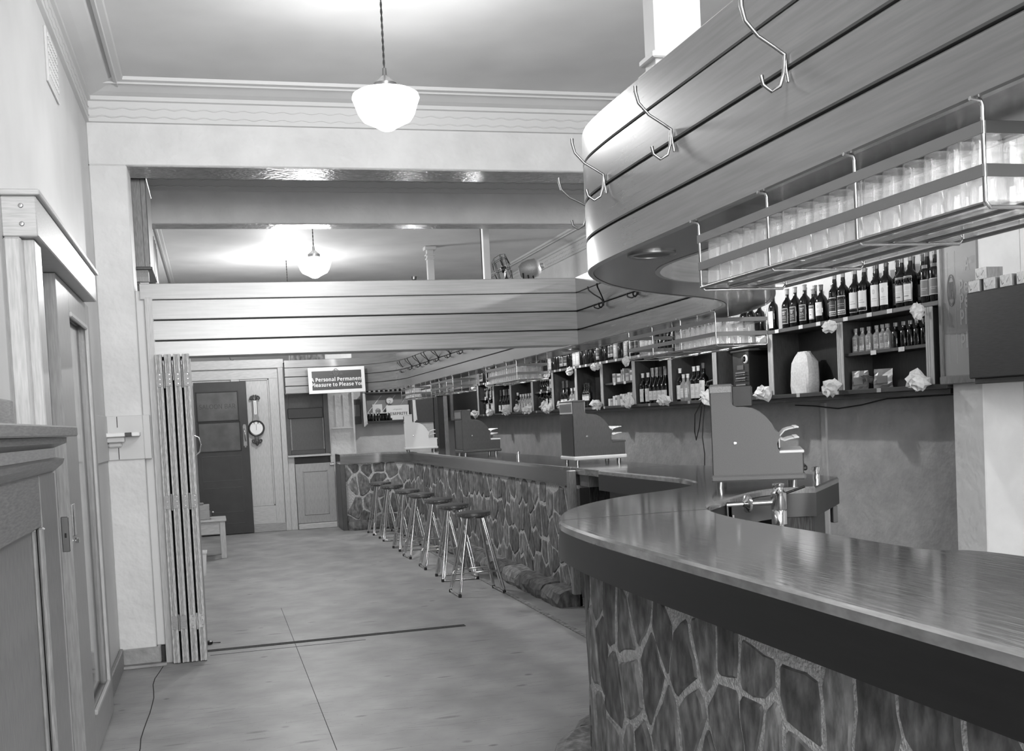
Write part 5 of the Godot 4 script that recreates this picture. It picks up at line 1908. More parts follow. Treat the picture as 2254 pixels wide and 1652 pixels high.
# a bottle: profile name, height, radius, glass, cap, labels [[y0, y1, half angle, material]]
func make_bottle(called: String, shape: String, h: float, r: float, glass: Material, cap: Material, labels: Array, seg := 14) -> Node3D:
	var t := Node3D.new()
	t.name = called
	var nr := 0.0135
	var body: Array
	var ct := 0.8
	match shape:
		"port": body = [Vector2(0, 0), Vector2(r * 0.92, 0), Vector2(r, 0.006), Vector2(r, h * 0.56), Vector2(r * 0.93, h * 0.61), Vector2(r * 0.62, h * 0.66), Vector2(nr * 1.25, h * 0.7), Vector2(nr * 1.18, h * 0.78), Vector2(nr, h * 0.86), Vector2(nr, h * 0.97), Vector2(0, h * 0.97)]
		"rum": body = [Vector2(0, 0), Vector2(r * 0.92, 0), Vector2(r, 0.006), Vector2(r, h * 0.58), Vector2(r * 0.8, h * 0.66), Vector2(r * 0.42, h * 0.73), Vector2(nr, h * 0.78), Vector2(nr, h * 0.97), Vector2(0, h * 0.97)]
		"wine": body = [Vector2(0, 0), Vector2(r * 0.92, 0), Vector2(r, 0.006), Vector2(r, h * 0.58), Vector2(r * 0.9, h * 0.64), Vector2(r * 0.5, h * 0.7), Vector2(nr * 1.1, h * 0.75), Vector2(nr, h * 0.97), Vector2(0, h * 0.97)]
		"champagne": body = [Vector2(0, 0), Vector2(r * 0.9, 0), Vector2(r, 0.008), Vector2(r, h * 0.42), Vector2(r * 0.9, h * 0.52), Vector2(r * 0.6, h * 0.64), Vector2(nr * 1.3, h * 0.76), Vector2(nr * 1.1, h * 0.97), Vector2(0, h * 0.97)]
		"square": body = [Vector2(0, 0), Vector2(r * 0.95, 0), Vector2(r, 0.006), Vector2(r, h * 0.64), Vector2(r * 0.8, h * 0.69), Vector2(nr, h * 0.73), Vector2(nr, h * 0.97), Vector2(0, h * 0.97)]
		_: body = [Vector2(0, 0), Vector2(r * 0.95, 0), Vector2(r, 0.004), Vector2(r, h * 0.62), Vector2(r * 0.75, h * 0.68), Vector2(nr * 0.8, h * 0.74), Vector2(nr * 0.8, h * 0.97), Vector2(0, h * 0.97)]
	var mb := MB.new()
	mb.lathe(body, seg)
	pm("body", mb.mesh(), glass, t)
	mb = MB.new()
	if shape == "champagne":
		mb.lathe([Vector2(nr * 1.42, h * 0.72), Vector2(nr * 1.3, h * 0.8), Vector2(nr * 1.25, h * 0.9), Vector2(nr * 1.45, h * 0.94), Vector2(nr * 1.35, h * 0.99), Vector2(0, h)], 10)
	elif shape == "flask" or shape == "square":
		mb.lathe([Vector2(nr * 1.05, h * 0.84), Vector2(nr * 1.1, h * 0.86), Vector2(nr * 1.1, h * 0.99), Vector2(0, h)], 10)
	else:
		mb.lathe([Vector2(nr * 1.12, h * 0.85), Vector2(nr * 1.14, h * 0.96), Vector2(nr * 1.28, h * 0.965), Vector2(nr * 1.28, h * 0.995), Vector2(0, h)], 10)
	pm("cap", mb.mesh(), cap, t)
	for l in labels:
		mb = MB.new()
		label_patch(mb, r + 0.0008 if l[1] < h * 0.6 else r * 0.8, l[0], l[1], l[2])
		pm("label", mb.mesh(), l[3], t)
	return t

var bottle_count := {}
func put_bottle(proto: Node3D, at: Vector3, turn: float, label: String, group: String):
	var c: Node3D = proto.duplicate()
	c.name = numbered(String(proto.name))
	add_child(c)
	c.position = at
	c.rotation.y = turn
	tag(c, label, "bottle", group)

func bottles():
	var oval := label_mat("label_oval", 0.1, 0.75, [], [[20, 14, 50, 0.8, 3], [50, 18, 46, 0.7, 4], [60, 14, 50, 0.8, 2], [72, 14, 50, 0.7, 3]], 0.75)
	var small_white := label_mat("label_small", 0.85, 0.3, [[8, 22, 0.35]], [[35, 16, 48, 0.2, 3], [45, 14, 50, 0.3, 2], [60, 24, 40, 0.2, 8]])
	var dark_head := label_mat("label_dark", 0.16, 0.8, [[70, 76, 0.8]], [[40, 10, 54, 0.7, 3], [50, 10, 54, 0.6, 3], [80, 8, 56, 0.8, 6]])
	var white_brown := label_mat("label_white", 0.80, -1, [[78, 94, 0.08]], [[45, 20, 44, 0.4, 2], [55, 12, 52, 0.45, 3]])
	var plain := label_mat("label_plain", 0.83, -1, [], [[60, 14, 44, 0.5, 3], [70, 10, 50, 0.55, 2]], 0.6)
	var black_head := label_mat("label_heading", 0.78, 0.12, [[6, 30, 0.1]], [[40, 10, 54, 0.5, 1], [45, 10, 54, 0.5, 1], [50, 10, 54, 0.5, 1], [60, 10, 54, 0.5, 1], [66, 10, 54, 0.5, 1], [74, 20, 50, 0.3, 4]])
	var grey := label_mat("label_grey", 0.45, 0.8, [], [[50, 12, 50, 0.8, 3], [60, 20, 44, 0.75, 3]])
	var two_tone := label_mat("label_two_tone", 0.30, 0.6, [[60, 92, 0.75]], [[20, 16, 48, 0.75, 3], [68, 12, 52, 0.3, 3], [78, 12, 52, 0.3, 3]], 0.75)
	var lined := label_mat("label_lined", 0.82, 0.55, [], [[16, 12, 52, 0.3, 4], [40, 10, 54, 0.45, 2], [48, 10, 54, 0.45, 2], [64, 10, 54, 0.35, 3], [80, 20, 44, 0.4, 2]])
	var P := {}
	P.rum = make_bottle("dark_bottle", "rum", 0.298, 0.044, M.bottle_dark, M.dull_metal, [[0.03, 0.15, 0.85, oval]])
	P.small = make_bottle("small_dark_bottle", "rum", 0.25, 0.034, M.bottle_dark, M.dull_metal, [[0.03, 0.13, 0.8, small_white]])
	P.side = make_bottle("dark_bottle", "rum", 0.268, 0.043, M.bottle_dark, M.foil_dark, [[0.045, 0.14, 0.7, plain]])
	P.port = make_bottle("fortified_wine_bottle", "port", 0.33, 0.042, M.bottle_dark, M.dull_metal, [[0.022, 0.155, 0.95, dark_head]])
	bent_words("SEPPELTS", 0.017, 0.0432, 0.135, M.white, P.port)
	P.brown = make_bottle("fortified_wine_bottle", "port", 0.33, 0.042, M.bottle_dark, M.dull_metal, [[0.022, 0.16, 0.95, white_brown]])
	bent_words("YALUMBA", 0.021, 0.0432, 0.166, M.white, P.brown)
	bent_words("BROWN", 0.014, 0.0432, 0.034, M.white, P.brown)
	P.plain = make_bottle("fortified_wine_bottle", "port", 0.33, 0.042, M.bottle_dark, M.foil_dark, [[0.035, 0.175, 0.8, plain]])
	P.head = make_bottle("fortified_wine_bottle", "port", 0.33, 0.042, M.bottle_dark, M.dull_metal, [[0.03, 0.185, 0.85, black_head]])
	bent_words("PARA", 0.026, 0.0432, 0.157, M.white, P.head)
	P.grey = make_bottle("fortified_wine_bottle", "port", 0.33, 0.042, M.bottle_dark, M.dull_metal, [[0.04, 0.14, 0.95, grey], [0.205, 0.228, 0.7, grey]])
	P.wine = make_bottle("wine_bottle", "wine", 0.31, 0.037, M.bottle_dark, M.cap_white, [[0.02, 0.15, 0.9, plain]])
	P.spirit = make_bottle("spirit_bottle", "wine", 0.26, 0.041, M.bottle_dark, M.foil_dark, [[0.03, 0.16, 0.95, lined]])
	P.spirit2 = make_bottle("spirit_bottle", "square", 0.25, 0.043, M.bottle_brown, M.dull_metal, [[0.025, 0.15, 0.9, black_head]])
	P.spirit3 = make_bottle("spirit_bottle", "wine", 0.28, 0.042, M.bottle_brown, M.cap_white, [[0.04, 0.17, 1.0, white_brown]])
	P.spirit4 = make_bottle("spirit_bottle", "rum", 0.27, 0.043, M.bottle_dark, M.dull_metal, [[0.03, 0.15, 0.9, dark_head]])
	P.wide = make_bottle("spirit_bottle", "square", 0.24, 0.05, M.clear_bottle, M.cap_white, [[0.02, 0.15, 1.0, lined]])
	P.champagne = make_bottle("champagne_bottle", "champagne", 0.352, 0.044, M.bottle_dark, M.foil, [[0.03, 0.12, 0.9, plain]])
	P.champagne2 = make_bottle("champagne_bottle", "champagne", 0.352, 0.044, M.bottle_dark, M.foil_dark, [[0.03, 0.12, 0.9, plain]])
	P.clear = make_bottle("clear_bottle", "rum", 0.25, 0.036, M.clear_bottle, M.cap_white, [[0.03, 0.12, 0.6, lined]])
	P.flask = make_bottle("flask_bottle", "flask", 0.166, 0.027, M.clear_bottle, M.dull_metal, [[0.01, 0.1, 0.85, two_tone]])
	P.flask2 = make_bottle("flask_bottle", "flask", 0.164, 0.025, M.bottle_dark, M.foil, [[0.015, 0.1, 0.85, plain]])
	P.beer = make_bottle("beer_bottle", "wine", 0.285, 0.035, M.bottle_brown, M.black, [[0.08, 0.15, 0.8, small_white]])
	# named pairs at the near end of the upper shelf
	var grp := "dark bottles along the upper back bar shelf"
	var nearl := [
		["rum", 7.335, "leftmost of the pair of dark bottles with oval dark labels on the upper shelf"], ["rum", 7.22, "right of the pair of dark bottles with oval dark labels on the upper shelf"], ["rum", 7.085, "single dark bottle with an oval dark label right of the matching pair"],
		["small", 6.97, "small dark bottle with a narrow white label on the upper shelf"], ["side", 6.865, "dark bottle showing only its label's edge beside the small upper shelf bottle"],
		["port", 6.69, "left of two dark bottles with black white-lined labels on the upper shelf"], ["port", 6.585, "right of two dark bottles with black white-lined labels on the upper shelf"],
		["brown", 6.44, "left of two dark bottles whose white label carries big white letters above it"], ["brown", 6.335, "right of two dark bottles whose white label carries big white letters above it"],
		["plain", 6.193, "left of two dark bottles with tall plain white labels on the upper shelf"], ["plain", 6.094, "right of two dark bottles with tall plain white labels on the upper shelf"],
		["head", 5.928, "left of two dark bottles with a black heading across the pale label"], ["head", 5.843, "right of two dark bottles with a black heading across the pale label"],
		["grey", 5.677, "left of two dark bottles with grey rimmed labels beside the upright sign"], ["grey", 5.592, "right of two dark bottles with grey rimmed labels beside the upright sign"]]
	for q in nearl: put_bottle(P[q[0]], V(4.25, SH, q[1]), 0.3 + rng.randf_range(-0.08, 0.08), q[2], grp)
	var backl := [7.28, 7.14, 6.9, 6.63, 6.5, 6.39, 6.26, 6.14, 5.98, 5.88, 5.76, 5.63]
	for k in backl.size():
		var pr_ = P[["rum", "rum", "side", "port", "brown", "brown", "plain", "plain", "head", "head", "grey", "grey"][k]]
		put_bottle(pr_, V(4.37, SH, backl[k]), 0.3, "dark bottle in the back row behind the labelled pairs, %s from the left" % nth(k + 1), grp)
	# the rest of the upper shelf, running away from the gap
	var ds := [7.56, 7.77, 7.89, 8.02, 8.23, 8.33]
	var kinds := ["wine", "spirit", "spirit", "spirit4", "wide", "spirit"]
	var d := 8.46
	var cyc := ["spirit2", "wide", "spirit", "spirit3", "spirit4", "spirit", "spirit2", "spirit3", "wide", "spirit4"]
	var i := 0
	while d < 17.0:
		ds.append(d)
		kinds.append(cyc[(i / 2 * 3 + rng.randi() % 2) % 10])
		d += 0.098 + (0.05 if i % 4 == 3 else 0.0) + rng.randf_range(0, 0.012)
		i += 1
	var looks := {"wine": "tall dark bottle with a white label", "spirit": "dark spirit bottle with a lined white label", "spirit2": "square shouldered brown bottle with a black-headed label", "spirit3": "brown bottle with a white label and white cap", "spirit4": "dark bottle with a black white-ruled label", "wide": "broad clear bottle with a wide white label"}
	for k in ds.size():
		put_bottle(P[kinds[k]], V(4.25 + rng.randf_range(-0.01, 0.01), SH, ds[k]), 0.25 + rng.randf_range(-0.3, 0.3), "%s, %s left of the upper shelf gap" % [looks[kinds[k]], nth(k + 1)], grp)
	# middle shelf of the nearest bay
	var fl := [[6.497, 0], [6.42, 0], [6.343, 0], [6.255, 0], [6.19, 0], [6.137, 0], [6.05, 1], [5.965, 1], [5.897, 1], [5.83, 1], [5.76, 1], [5.694, 1]]
	for k in fl.size():
		put_bottle(P.flask2 if fl[k][1] else P.flask, V(4.28, SM, fl[k][0]), 0.3, ("small dark foil-capped flask on the nearest middle shelf, %s from the right" % nth(12 - k)) if fl[k][1] else "small clear two-tone labelled flask on the nearest middle shelf, %s from the left" % nth(k + 1), "small flasks on the middle shelf of the nearest bay")
	# lower bays
	var low := [
		["champagne", 9.68, "nearest champagne bottle"], ["champagne2", 9.785, "second champagne bottle"], ["champagne", 9.885, "third champagne bottle"], ["champagne", 9.99, "fourth champagne bottle"],
		["wine", 10.11, "white capped wine bottle right of its neighbour"], ["wine", 10.25, "white capped wine bottle next to the far upright"],
		["plain", 8.84, "tallest dark bottle with a white label"], ["wine", 8.95, "dark wine bottle right of the clear bottles"], ["wine", 9.04, "second dark wine bottle right of the clear bottles"], ["wine", 9.345, "dark wine bottle left of the clear bottles"],
		["clear", 9.175, "taller clear bottle"], ["clear", 9.27, "shorter clear bottle"],
		["beer", 11.95, "right brown beer bottle"], ["beer", 12.03, "left brown beer bottle"], ["beer", 11.88, "third brown beer bottle"]]
	var bays := {8: "the bay behind the nearest register", 9: "the champagne bay", 10: "the champagne bay of the lower shelf", 11: "the beer bay of the lower shelf", 12: "the beer bay of the lower shelf"}
	for q in low: put_bottle(P[q[0]], V(4.26, SL, q[1]), 0.3 + rng.randf_range(-0.1, 0.1), "%s in %s" % [q[2], bays[9 if q[1] > 9.44 and q[1] < 10.3 else (8 if q[1] < 9.44 else 11)]], "bottles on the lower back bar shelf")
	var bay_of := func(x):
		for k in UP.size() - 1:
			if x < UP[k + 1]: return k + 1
		return UP.size()
	var far := []
	for x in [12.3, 12.4, 12.5, 12.6, 12.72]: far.append([["clear", x]])
	var more := [["clear", 12.3], ["clear", 12.42], ["clear", 12.54], ["champagne2", 12.7], ["champagne2", 12.85], ["wine", 13.22], ["beer", 13.35], ["wine", 13.5], ["spirit", 13.66], ["spirit3", 13.8], ["clear", 14.15], ["clear", 14.28], ["clear", 14.41], ["clear", 14.54], ["clear", 14.67], ["clear", 14.8], ["spirit3", 14.95], ["champagne", 15.25], ["champagne", 15.4], ["champagne2", 15.55], ["champagne", 15.7], ["champagne2", 15.88], ["spirit", 16.2], ["wide", 16.35], ["spirit", 16.5], ["wide", 16.65], ["spirit3", 16.85]]
	for k in more.size():
		put_bottle(P[more[k][0]], V(4.27, SL, more[k][1]), 0.25 + rng.randf_range(-0.2, 0.2), "%s beyond the beer bay, lower shelf, %s along" % [{"clear": "clear glass bottle", "champagne": "foil-topped bottle", "champagne2": "dark foil-topped bottle", "wine": "white capped wine bottle", "beer": "brown beer bottle", "spirit": "dark spirit bottle", "spirit3": "brown bottle with a white cap", "wide": "broad clear bottle"}[more[k][0]], nth(k + 1)], "bottles at the far end of the lower shelf")
	for k in 7:
		put_bottle(P.flask if k % 2 else P.flask2, V(4.29, SM, 16.2 + k * 0.12), 0.3, "small flask bottle, %s on the middle shelf of the farthest bay" % nth(k + 1), "small flasks in the farthest bay")
	for k in 4:
		put_bottle(P.flask2, V(4.29, SM, 13.55 + k * 0.1), 0.3, "small dark flask bottle, %s on the middle shelf above the far wine bottles" % nth(k + 1), "small flasks in the ninth bay")
	for k in P: P[k].free()

func small_box(called: String, label: String, cat: String, grp: String, x0, x1, y0, y1, d0, d1, m: Material, stripe: Material = null, turn := 0.0):
	var t := thing(called, label, cat, V((x0 + x1) / 2.0, y0, (d0 + d1) / 2.0), turn, grp)
	var hx: float = (x1 - x0) / 2.0
	var hz: float = absf(d1 - d0) / 2.0
	var mb := MB.new()
	mb.box(Vector3(-hx, 0, -hz), Vector3(hx, y1 - y0, hz), 0.0015)
	part("body", mb, m, t)
	if stripe:
		mb = MB.new()
		mb.box(Vector3(-hx - 0.0006, (y1 - y0) * 0.55, -hz + 0.004), Vector3(-hx, (y1 - y0) * 0.8, hz - 0.004), 0.0)
		part("printed_band", mb, stripe, t)
	return t

func clutter():
	# tall white paper bag
	var bag := thing("paper_bag", "tall creased white paper bag standing in the empty bay of the back bar", "bag", V(4.31, SL, 7.225))
	var mb := MB.new()
	var rows := []
	var prof := [[0.0, 0.125, 0.07], [0.06, 0.13, 0.075], [0.16, 0.128, 0.075], [0.23, 0.12, 0.068], [0.275, 0.09, 0.05], [0.3, 0.07, 0.035], [0.312, 0.062, 0.025]]
	var q := RandomNumberGenerator.new()
	q.seed = 9
	for p in prof:
		var row := []
		for k in 16:
			var a := TAU * k / 16
			var cx := signf(cos(a)) * pow(absf(cos(a)), 0.6)
			var cz := signf(sin(a)) * pow(absf(sin(a)), 0.6)
			row.append(Vector3(cx * p[2] + q.randf_range(-0.006, 0.006), p[0], cz * p[1] + q.randf_range(-0.007, 0.007)))
		rows.append(row)
	for i in rows.size() - 1:
		for k in 16:
			mb.quad(rows[i][k], rows[i][(k + 1) % 16], rows[i + 1][(k + 1) % 16], rows[i + 1][k])
	part("paper", mb, M.paper, bag)
	# crisp packets
	for k in 3:
		var c := thing("snack_packet", ["crinkled snack packet standing at the left below the small flasks", "crinkled snack packet lying between two others on the lower shelf", "crinkled snack packet standing at the right below the small flasks"][k], "packet", V(4.27, SL, [6.45, 6.31, 6.19][k]), [0.5, -0.2, 0.7][k], "snack packets in the nearest bay")
		mb = MB.new()
		rows = []
		for i in 7:
			var row := []
			for j in 5:
				var bulge := sin(PI * i / 6.0) * sin(PI * j / 4.0) * 0.022
				row.append([Vector3(-bulge + q.randf_range(-0.004, 0.004), i * 0.021, (j - 2) * 0.03 + q.randf_range(-0.003, 0.003)), bulge])
			rows.append(row)
		for i in 6:
			for j in 4:
				var a: Vector3 = rows[i][j][0]; var b: Vector3 = rows[i][j + 1][0]; var cc: Vector3 = rows[i + 1][j + 1][0]; var dd: Vector3 = rows[i + 1][j][0]
				mb.quad(a, b, cc, dd)
				var e := func(v: Vector3, bu): return Vector3(v.x + 0.003 + 2 * bu, v.y, v.z)
				mb.quad(e.call(b, rows[i][j + 1][1]), e.call(a, rows[i][j][1]), e.call(dd, rows[i + 1][j][1]), e.call(cc, rows[i + 1][j + 1][1]))
		var o := part("packet", mb, M.foil, c)
		if k == 1:
			o.rotation = Vector3(0, 0, 1.1)
			o.position = Vector3(0.05, 0.03, 0)
		mb = MB.new()
		mb.box(Vector3(-0.03, 0.03, -0.035), Vector3(-0.021, 0.08, 0.035), 0.003)
		if k != 1: part("print", mb, M.sign_mid, c)
	# sound amplifier with dials behind the nearest register
	var am := thing("amplifier", "tall dark amplifier panel with a round dial and rows of knobs behind the nearest register", "amplifier", V(4.24, SL, 8.1), 0.0)
	mb = MB.new()
	mb.box(Vector3(0, 0, -0.14), Vector3(0.18, 0.375, 0.14), 0.004)
	part("case", mb, M.dark_metal, am)
	mb = MB.new()
	mb.box(Vector3(-0.012, 0.372, -0.16), Vector3(0.18, 0.39, 0.16), 0.006)
	part("lid", mb, M.foil_dark, am)
	mb = MB.new()
	mb.xf = Transform3D(Basis(Vector3(0, 0, 1), PI / 2), Vector3(0, 0.31, 0.07))
	mb.lathe([Vector2(0, 0.02), Vector2(0.022, 0.018), Vector2(0.026, 0.0)], 14)
	part("dial", mb, M.black, am)
	mb = MB.new()
	mb.xf = Transform3D(Basis(Vector3(0, 0, 1), PI / 2), Vector3(-0.001, 0.31, 0.09))
	mb.lathe([Vector2(0.024, 0.012), Vector2(0.034, 0.01), Vector2(0.036, 0.0)], 16)
	part("dial_ring", mb, M.white, am)
	mb = MB.new()
	mb.box(Vector3(-0.004, 0.225, -0.06), Vector3(0.0, 0.265, 0.05), 0.001)
	part("meter", mb, M.foil_dark, am)
	for y in [0.195, 0.15, 0.095]:
		mb = MB.new()
		mb.box(Vector3(-0.01, y, -0.08), Vector3(-0.002, y + 0.012, 0.08), 0.003)
		for k in 6: mb.tube([Vector3(0, y - 0.015, -0.07 + k * 0.028), Vector3(-0.016, y - 0.012, -0.064 + k * 0.028)], 0.005, 6)
		part("key_strip", mb, M.dull_metal, am)
	# black telephone at the end of the bay
	var ph := thing("telephone", "black telephone with its handset at the end of the shelf behind the nearest register", "telephone", V(4.25, SL, 8.64))
	mb = MB.new()
	mb.lathe([Vector2(0, 0), Vector2(0.085, 0.0), Vector2(0.08, 0.03), Vector2(0.05, 0.09), Vector2(0.03, 0.12), Vector2(0, 0.12)], 12, Vector3.ZERO, 1.0, 0.9)
	part("body", mb, M.black, ph)
	mb = MB.new()
	mb.tube([Vector3(0, 0.12, -0.1), Vector3(0, 0.15, -0.09), Vector3(0, 0.165, 0.0), Vector3(0, 0.15, 0.09), Vector3(0, 0.12, 0.1)], [0.025, 0.02, 0.014, 0.02, 0.025], 8)
	part("handset", mb, M.black, ph)
	# cables hanging beside the register, and the one along the wall
	var cb := MB.new()
	cb.tube([V(4.17, 1.56, 8.72), V(4.12, 1.45, 8.76), V(4.13, 1.3, 8.8), V(4.16, 1.22, 8.84), V(4.15, 1.33, 8.75), V(4.16, 1.52, 8.7)], 0.005, 6)
	cb.tube([V(4.17, 1.55, 8.66), V(4.16, 1.4, 8.68), V(4.15, 1.25, 8.69), V(4.17, 1.1, 8.7), V(4.16, 0.9, 8.7)], 0.005, 6)
	tag(part("cable", cb, M.black, self), "black cables looping down from the shelf to the left of the nearest register", "cable")
	cb = MB.new()
	cb.tube([V(4.44, 1.49, 7.6), V(4.44, 1.475, 7.3), V(4.44, 1.45, 7.0), V(4.44, 1.47, 6.7), V(4.44, 1.505, 6.4), V(4.44, 1.51, 5.6)], 0.005, 6)
	tag(part("cable", cb, M.black, self), "thin dark cable sagging along the wall under the near end of the back bar shelf", "cable")
	cb = MB.new()
	cb.bd(4.455, 4.475, 0.2, 1.5, 7.2, 7.27, 0.004)
	var ct := struct("trim_conduit", cb, M.bar_wall)
	# cartons and packets in the sixth bay
	var bd := [[10.5, 10.62, 0.11, 0], [10.66, 10.75, 0.085, 1], [10.8, 10.83, 0.14, 0], [10.85, 10.88, 0.13, 1], [10.9, 11.0, 0.09, 0], [11.06, 11.14, 0.10, 1]]
	for k in bd.size():
		small_box("carton", "pale carton on the middle shelf left of the champagne, %s from the camera" % nth(k + 1), "carton", "cartons on the middle shelf", 4.27, 4.39, SM, SM + bd[k][2], bd[k][0], bd[k][1], M.card if bd[k][3] else M.paper, M.sign_mid)
	for k in 11:
		var d0 := 10.44 + k * 0.072
		var hh: float = [0.17, 0.12, 0.13, 0.12, 0.115, 0.12, 0.11, 0.11, 0.105, 0.08, 0.08][k]
		small_box("cigarette_packet", "upright cigarette packet on the lower shelf left of the champagne, %s from the camera" % nth(k + 1), "packet", "packets on the lower shelf", 4.24, 4.32, SL, SL + hh, d0, d0 + 0.06, M.paper if k % 3 else M.card, M.sign_mid if k % 2 else null)
	small_box("carton", "tall pale carton standing by the upright of the eighth bay", "carton", "", 4.25, 4.36, SL, SL + 0.27, 12.19, 12.28, M.card)
	for k in 3:
		small_box("carton", "pale box on the middle shelf above the far wine bottles, %s from the camera" % nth(k + 1), "carton", "boxes in the ninth bay", 4.27, 4.39, SM, SM + 0.15, 13.18 + k * 0.09, 13.26 + k * 0.09, M.paper, M.sign_mid)
	for k in 8:
		var o := MeshInstance3D.new()
		o.mesh = crumple(0.06 + 0.01 * (k % 3), 20 + k)
		o.material_override = M.paper
		o.name = numbered("crumpled_paper")
		add_child(o)
		o.position = V(4.24, SL + 0.045, [12.4, 12.55, 12.75, 12.95, 13.25, 13.6, 14.3, 14.9][k])
		tag(o, "crumpled white paper among the far bottles of the lower shelf, %s from the camera" % nth(k + 1), "paper", "crumpled papers on the lower shelf")
	var pd := MB.new()
	pd.bd(4.22, 4.36, SL + 0.001, SL + 0.03, 7.66, 7.9, 0.008)
	pd.tube([V(4.25, SL + 0.035, 7.68), V(4.27, SL + 0.045, 7.75), V(4.26, SL + 0.038, 7.85)], 0.012, 6)
	tag(part("dark_cloth", pd, M.black, self), "dark folded cloth on the lower shelf between the amplifier and the paper bag", "cloth")
	# shelf unit on the far wall with a mirror back, posters and bottles
	var u := thing("far_shelf_unit", "small mirror-backed shelf unit on the wall at the far end of the bar", "shelving")
	boxp("shelf", u, M.wood_black, 2.5, 3.3, 1.525, 1.56, 18.1, 18.44, 0.003)
	boxp("shelf", u, M.wood_black, 2.5, 3.3, 2.02, 2.045, 18.1, 18.44, 0.003)
	boxp("side", u, M.wood_dark_y, 2.5, 2.525, 1.56, 2.02, 18.12, 18.44, 0.002)
	boxp("side", u, M.wood_dark_y, 3.275, 3.3, 1.56, 2.02, 18.12, 18.44, 0.002)
	boxp("back", u, M.sign_mid, 2.525, 3.275, 1.56, 2.02, 18.4, 18.42, 0.0)
	mb = MB.new()
	for k in 3:
		var x := 2.55 + k * 0.24
		mb.quad(V(x, 1.68, 18.398), V(x + 0.015, 1.68, 18.398), V(minf(x + 0.28, 3.27), 1.99, 18.398), V(x + 0.265, 1.99, 18.398))
	part("etched_line", mb, M.white, u)
	var po := thing("poster", "small printed portrait poster propped at the back of the far shelf unit", "poster", V(2.74, 1.561, 18.38))
	mb = MB.new()
	mb.box(Vector3(-0.085, 0, 0), Vector3(0.085, 0.28, 0.006), 0.001)
	part("card", mb, M.white, po)
	mb = MB.new()
	mb.lathe([Vector2(0, -0.06), Vector2(0.04, -0.03), Vector2(0.045, 0.02), Vector2(0.02, 0.05), Vector2(0, 0.055)], 12, Vector3(0.01, 0.16, 0.006), 1.0, 0.1)
	mb.box(Vector3(-0.05, 0.05, 0.004), Vector3(0.06, 0.09, 0.008), 0.002)
	part("print", mb, M.sign_mid, po)
	var sg := thing("counter_card", "white card sign with dark capital letters on the far shelf unit", "sign", V(3.065, 1.565, 18.25))
	mb = MB.new()
	mb.box(Vector3(-0.195, 0.03, 0), Vector3(0.195, 0.245, 0.008), 0.001)
	mb.box(Vector3(-0.1, -0.003, -0.04), Vector3(0.1, 0.03, 0.006), 0.001)
	part("card", mb, M.white, sg)
	words("TEMPRITE", 0.05, M.sign_dark, sg, Vector3(0.0, 0.10, 0.0085), Basis.IDENTITY, 0.001, "lettering", true, 1.05, 800)
	words("refrigeration", 0.02, M.sign_mid, sg, Vector3(0.0, 0.175, 0.0085), Basis.IDENTITY, 0.001)
	var cl := thing("price_disc", "round white disc with a dark figure hanging in the far shelf unit", "sign", V(2.955, 1.895, 18.35))
	mb = MB.new()
	mb.xf = Transform3D(Basis(Vector3.RIGHT, PI / 2), Vector3.ZERO)
	mb.lathe([Vector2(0.0, 0.006), Vector2(0.05, 0.006), Vector2(0.06, 0.0)], 20)
	part("disc", mb, M.white, cl)
	words("2", 0.06, M.sign_dark, cl, Vector3(0, -0.03, 0.0065), Basis.IDENTITY, 0.001)
	var proto := make_bottle("far_bottle", "wine", 0.14, 0.022, M.bottle_dark, M.cap_white, [], 8)
	var lp := MB.new()
	for k in 11:
		var c: Node3D = proto.duplicate()
		c.name = numbered("far_bottle")
		add_child(c)
		c.position = V(2.56 + k * 0.05 if k < 8 else 2.8 + (k - 8) * 0.05, 1.5605, 18.2 if k < 8 else 18.3)
		tag(c, "tiny dark bottle on the lower board of the far shelf unit, %s from the left" % nth(k + 1), "bottle", "bottles on the far shelf unit")
	for k in 9:
		var c: Node3D = proto.duplicate()
		c.name = numbered("far_bottle")
		add_child(c)
		c.position = V(2.56 + k * 0.08, 2.0455, 18.22)
		tag(c, "tiny bottle along the top of the far shelf unit, %s from the left" % nth(k + 1), "bottle", "bottles on top of the far shelf unit")
	proto.free()
	var cl1 := thing("bar_cloth", "long white cloth hanging at the left side of the far shelf unit", "cloth", V(2.47, 1.47, 18.11))
	var cl2 := thing("bar_cloth", "white cloth hanging at the right side of the far shelf unit", "cloth", V(3.315, 1.5, 18.11))
	for c in [cl1, cl2]:
		mb = MB.new()
		for k in 3: mb.tube([Vector3(k * 0.022, 0.0 + 0.02 * k, 0), Vector3(k * 0.018 - 0.004, 0.28, 0.004), Vector3(k * 0.014, 0.56, 0)], [0.014, 0.011, 0.008], 6)
		part("fold", mb, M.white, c)
	var sw := thing("switch_box", "dark switch box on the textured wall left of the far shelf unit", "switch", V(2.34, 1.52, 18.4))
	mb = MB.new()
	mb.box(Vector3(-0.1, 0, -0.04), Vector3(0.12, 0.42, 0.02), 0.005)
	part("case", mb, M.wood_dark_y, sw)
	mb = MB.new()
	mb.box(Vector3(-0.06, 0.13, 0.02), Vector3(0.1, 0.33, 0.027), 0.002)
	part("panel", mb, M.sign_mid, sw)
	var dp := thing("blank_board", "dark blank panel right of the far shelf unit", "panel", V(3.55, 1.5, 18.42))
	mb = MB.new()
	mb.box(Vector3(-0.2, 0, 0), Vector3(0.17, 0.52, 0.025), 0.003)
	part("board", mb, M.wood_dark_y, dp)
	# dark door frame at the end of the bar passage
	var df := structn("door_3")
	boxp("jamb", df, M.wood_dark_y, 3.73, 3.80, 0.0, 2.0, 18.4, 18.55, 0.003)
	boxp("leaf", df, M.wood_black, 3.80, 3.90, 0.0, 1.96, 18.46, 18.5, 0.003)
